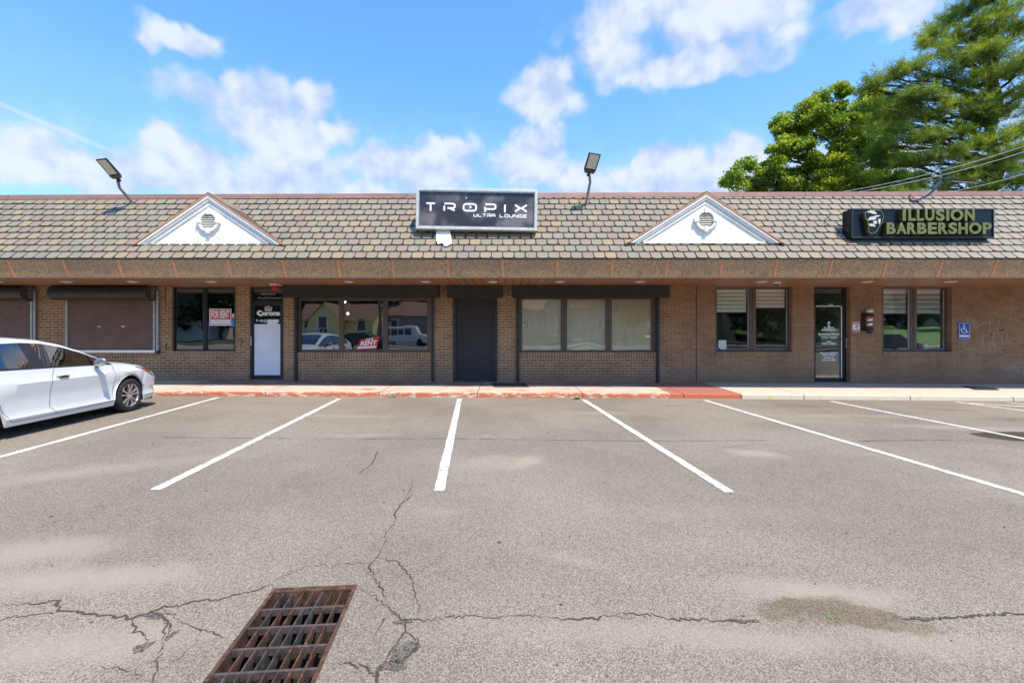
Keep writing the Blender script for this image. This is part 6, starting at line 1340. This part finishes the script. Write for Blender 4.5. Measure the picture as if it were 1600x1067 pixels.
def gable_house(name, cx, cy, w_, d, h, rh, mat, label, porch=True, roof='roof_brown'):
    r_ = empty(name, (cx, cy, gz(cx)), 0, label, 'house'); x0, x1, y0, y1 = cx - w_ / 2, cx + w_ / 2, cy - d, cy; z = .0
    mb = MB(); mb.box(x0, x1, y0, y1, z - .3, h); mb.build('house_wall', mat, r_)
    rm = MB(); xm = cy - d / 2; rm.add([(x0 - .3, y1 + .35, h - .1), (x1 + .3, y1 + .35, h - .1), (x1 + .3, xm, h + rh), (x0 - .3, xm, h + rh), (x0 - .3, y0 - .35, h - .1), (x1 + .3, y0 - .35, h - .1)], [(0, 1, 2, 3), (3, 2, 5, 4)]); rm.build('house_roof', roof, r_)
    ge = MB(); 
    for xx_ in (x0, x1 - .05): ge.add([(xx_, y1, h), (xx_, y0, h), (xx_, xm, h + rh - .1), (xx_ + .05, y1, h), (xx_ + .05, y0, h), (xx_ + .05, xm, h + rh - .1)], [(0, 1, 2), (3, 5, 4)])
    ge.build('gable_end', mat, r_)
    if porch:
        px0, px1 = cx - 2.4, cx + 1.0; pm_ = (px0 + px1) / 2; g_ = MB(); g_.add([(px0, y1 + 1.3, 0), (px1, y1 + 1.3, 0), (px1, y1 + 1.3, h), (pm_, y1 + 1.3, h + 1.9), (px0, y1 + 1.3, h)], [(0, 4, 3, 2, 1)]); g_.box(px0, px1, y1 + .01, y1 + 1.29, 0, h); g_.build('porch_wall', mat, r_)
        pr_ = MB(); pr_.add([(px0 - .25, y1 + 1.5, h - .3), (pm_, y1 + 1.5, h + 2.0), (pm_, y1 - 2, h + 2.0), (px0 - .25, y1 - 2, h - .3), (px1 + .25, y1 + 1.5, h - .3), (px1 + .25, y1 - 2, h - .3)], [(0, 1, 2, 3), (1, 4, 5, 2)]); pr_.build('porch_roof', roof, r_)
        dw = MB().box(pm_ - .62, pm_ + .62, y1 + 1.31, y1 + 1.36, 1.0, 3.3).build('door_frame', 'siding_white', r_); MB().box(pm_ - .42, pm_ + .42, y1 + 1.365, y1 + 1.38, 1.05, 3.1).build('house_door', 'interior_dark', dw)
        st_ = MB()
        for k in range(10): st_.box(px0 + k * .38 - .02, px0 + k * .38 + .02, y1 + 2.6, y1 + 2.64, .9, 1.7)
        st_.box(px0, px1, y1 + 2.58, y1 + 2.66, 1.7, 1.76); st_.box(px0, px1, y1 + 1.4, y1 + 2.6, .8, .95)
        for k in range(5): st_.box(px1 + k * .3, px1 + k * .3 + .3, y1 + 1.5, y1 + 2.5, 0, .8 - .16 * k)
        st_.build('porch_rail', 'siding_white', r_)
    for wx_ in (x0 + w_ * .15, x1 - w_ * .15):
        f_ = MB().box(wx_ - .55, wx_ + .55, y1 + .01, y1 + .05, 1.5, 3.0).build('window_frame', 'siding_white', r_); MB().box(wx_ - .4, wx_ + .4, y1 + .055, y1 + .06, 1.62, 2.88).build('house_pane', 'interior_dark', f_)
    return r_
# a thing at depth D behind the glass plane shows at mirrored depth; positions in metres from the camera
def MX(px, yb): return (px - 790) / F * (2 * WY - yb)
gable_house('clapboard_house', MX(522, -24), -24, 8.5, 6, 2.7, 2.0, 'siding_yellow', 'yellow house with gabled porch mirrored in the wide window')
gable_house('clapboard_house', MX(648, -34), -34, 8, 7, 3.6, 2.0, 'siding_grey', 'grey house mirrored in the right pane of the wide window', False)
gable_house('clapboard_house', MX(880, -36), -36, 14, 8, 5, 3, 'siding_grey', 'pale house mirrored in the beige curtained window', True)
gable_house('clapboard_house', MX(292, -38), -38, 6, 6, 3, 2, 'siding_white', 'white house mirrored in the narrow black-framed window', False)
fn = empty('board_fence', (MX(600, -26), -26, 0), 0, 'white board fence mirrored between the two houses', 'fence'); fb = MB(); x = MX(562, -26)
while x < MX(655, -26): fb.box(x, x + .14, -26, -25.97, 0, 1.8); x += .15
fb.build('fence_panel', 'siding_white', fn)
tag(MB().tube([(MX(594, -20), -20, -.2), (MX(594, -20), -20, 9)], .15, 12).build('utility_pole', 'pole_wood'), 'wooden utility pole mirrored in the middle of the wide window', 'pole')
def simple_van(name, x, y, mat, L, H, label, cat, a=0.):
    r_ = empty(name, (x, y, gz(x)), a, label, cat); prof = [(-L / 2, .35), (L / 2, .35), (L / 2 + .05, .7), (L / 2 - .2, 1.0), (L / 2 - .9, H * .58), (L / 2 - 1.4, H), (-L / 2 + .15, H), (-L / 2, H * .6)]
    if cat == 'car': prof = [(-L / 2, .3), (L / 2, .3), (L / 2, .65), (L / 2 - 1.1, .92), (L / 2 - 1.9, H), (-L / 2 + 1.2, H), (-L / 2 + .35, .98), (-L / 2, .9)]
    bevel(MB().prism(prof, -.9, .9).build('body', mat, r_, local=True), .08, 3); wn_ = MB()
    if cat == 'van':
        for k in range(4): wn_.box(-L / 2 + .3 + k * (L - 1.9) / 4, -L / 2 + .2 + (k + 1) * (L - 1.9) / 4, .9, .915, H * .56, H * .88)
    else: wn_.prism([(-L / 2 + .8, .98), (L / 2 - 1.4, .98), (L / 2 - 2.0, H - .08), (-L / 2 + 1.3, H - .08)], .9, .912)
    wn_.build('windows_band', 'clear_lens', r_, local=True)
    for u in (-L / 2 + .8, L / 2 - .85):
        for v in (-.82, .82): MB().lathe([(.32, v - .1), (.32, v + .1)], (u, 0, .32), 'Y', 24).build('wheel', 'tyre', r_, local=True, smooth=True)
    return r_
simple_van('parked_van', MX(634, -22), -22, 'van_white', 4.8, 1.9, 'white van mirrored in the right pane of the wide window', 'van')
simple_van('parked_car', MX(568, -12.5), -12.5, 'car_dark', 4.5, 1.42, 'dark car mirrored behind the tilted FOR RENT sign', 'car')
simple_van('parked_car', MX(1390, -10.8), -10.8, 'car_dark', 4.6, 1.42, 'dark car mirrored in the last window by the lawn', 'car')
rg_ = random.Random(8); k_ = 0
for (x, y, h, wv) in ((-52, -34, 11, 5), (-41, -40, 13, 6), (-18.5, -41, 12, 5), (-13, -46, 12, 5), (-2, -44, 12, 6), (9, -42, 12, 6), (17, -40, 11, 6), (26, -42, 12, 6), (35, -38, 12, 7), (45, -42, 13, 7), (56, -38, 12, 7), (-30, -46, 12, 6)):
    lobs = [(x + rg_.gauss(0, wv * .4), y + rg_.gauss(0, 1.5), rg_.uniform(1.8, h), rg_.uniform(1.8, 3)) for _ in range(11)]
    broadleaf('street_tree', (x, y, gz(x)), lobs, 3500, .42, 'dark leafy tree across the road mirrored in the shop glass', .25, 30 + k_, 'trees across the road', 'leaf_dark'); k_ += 1
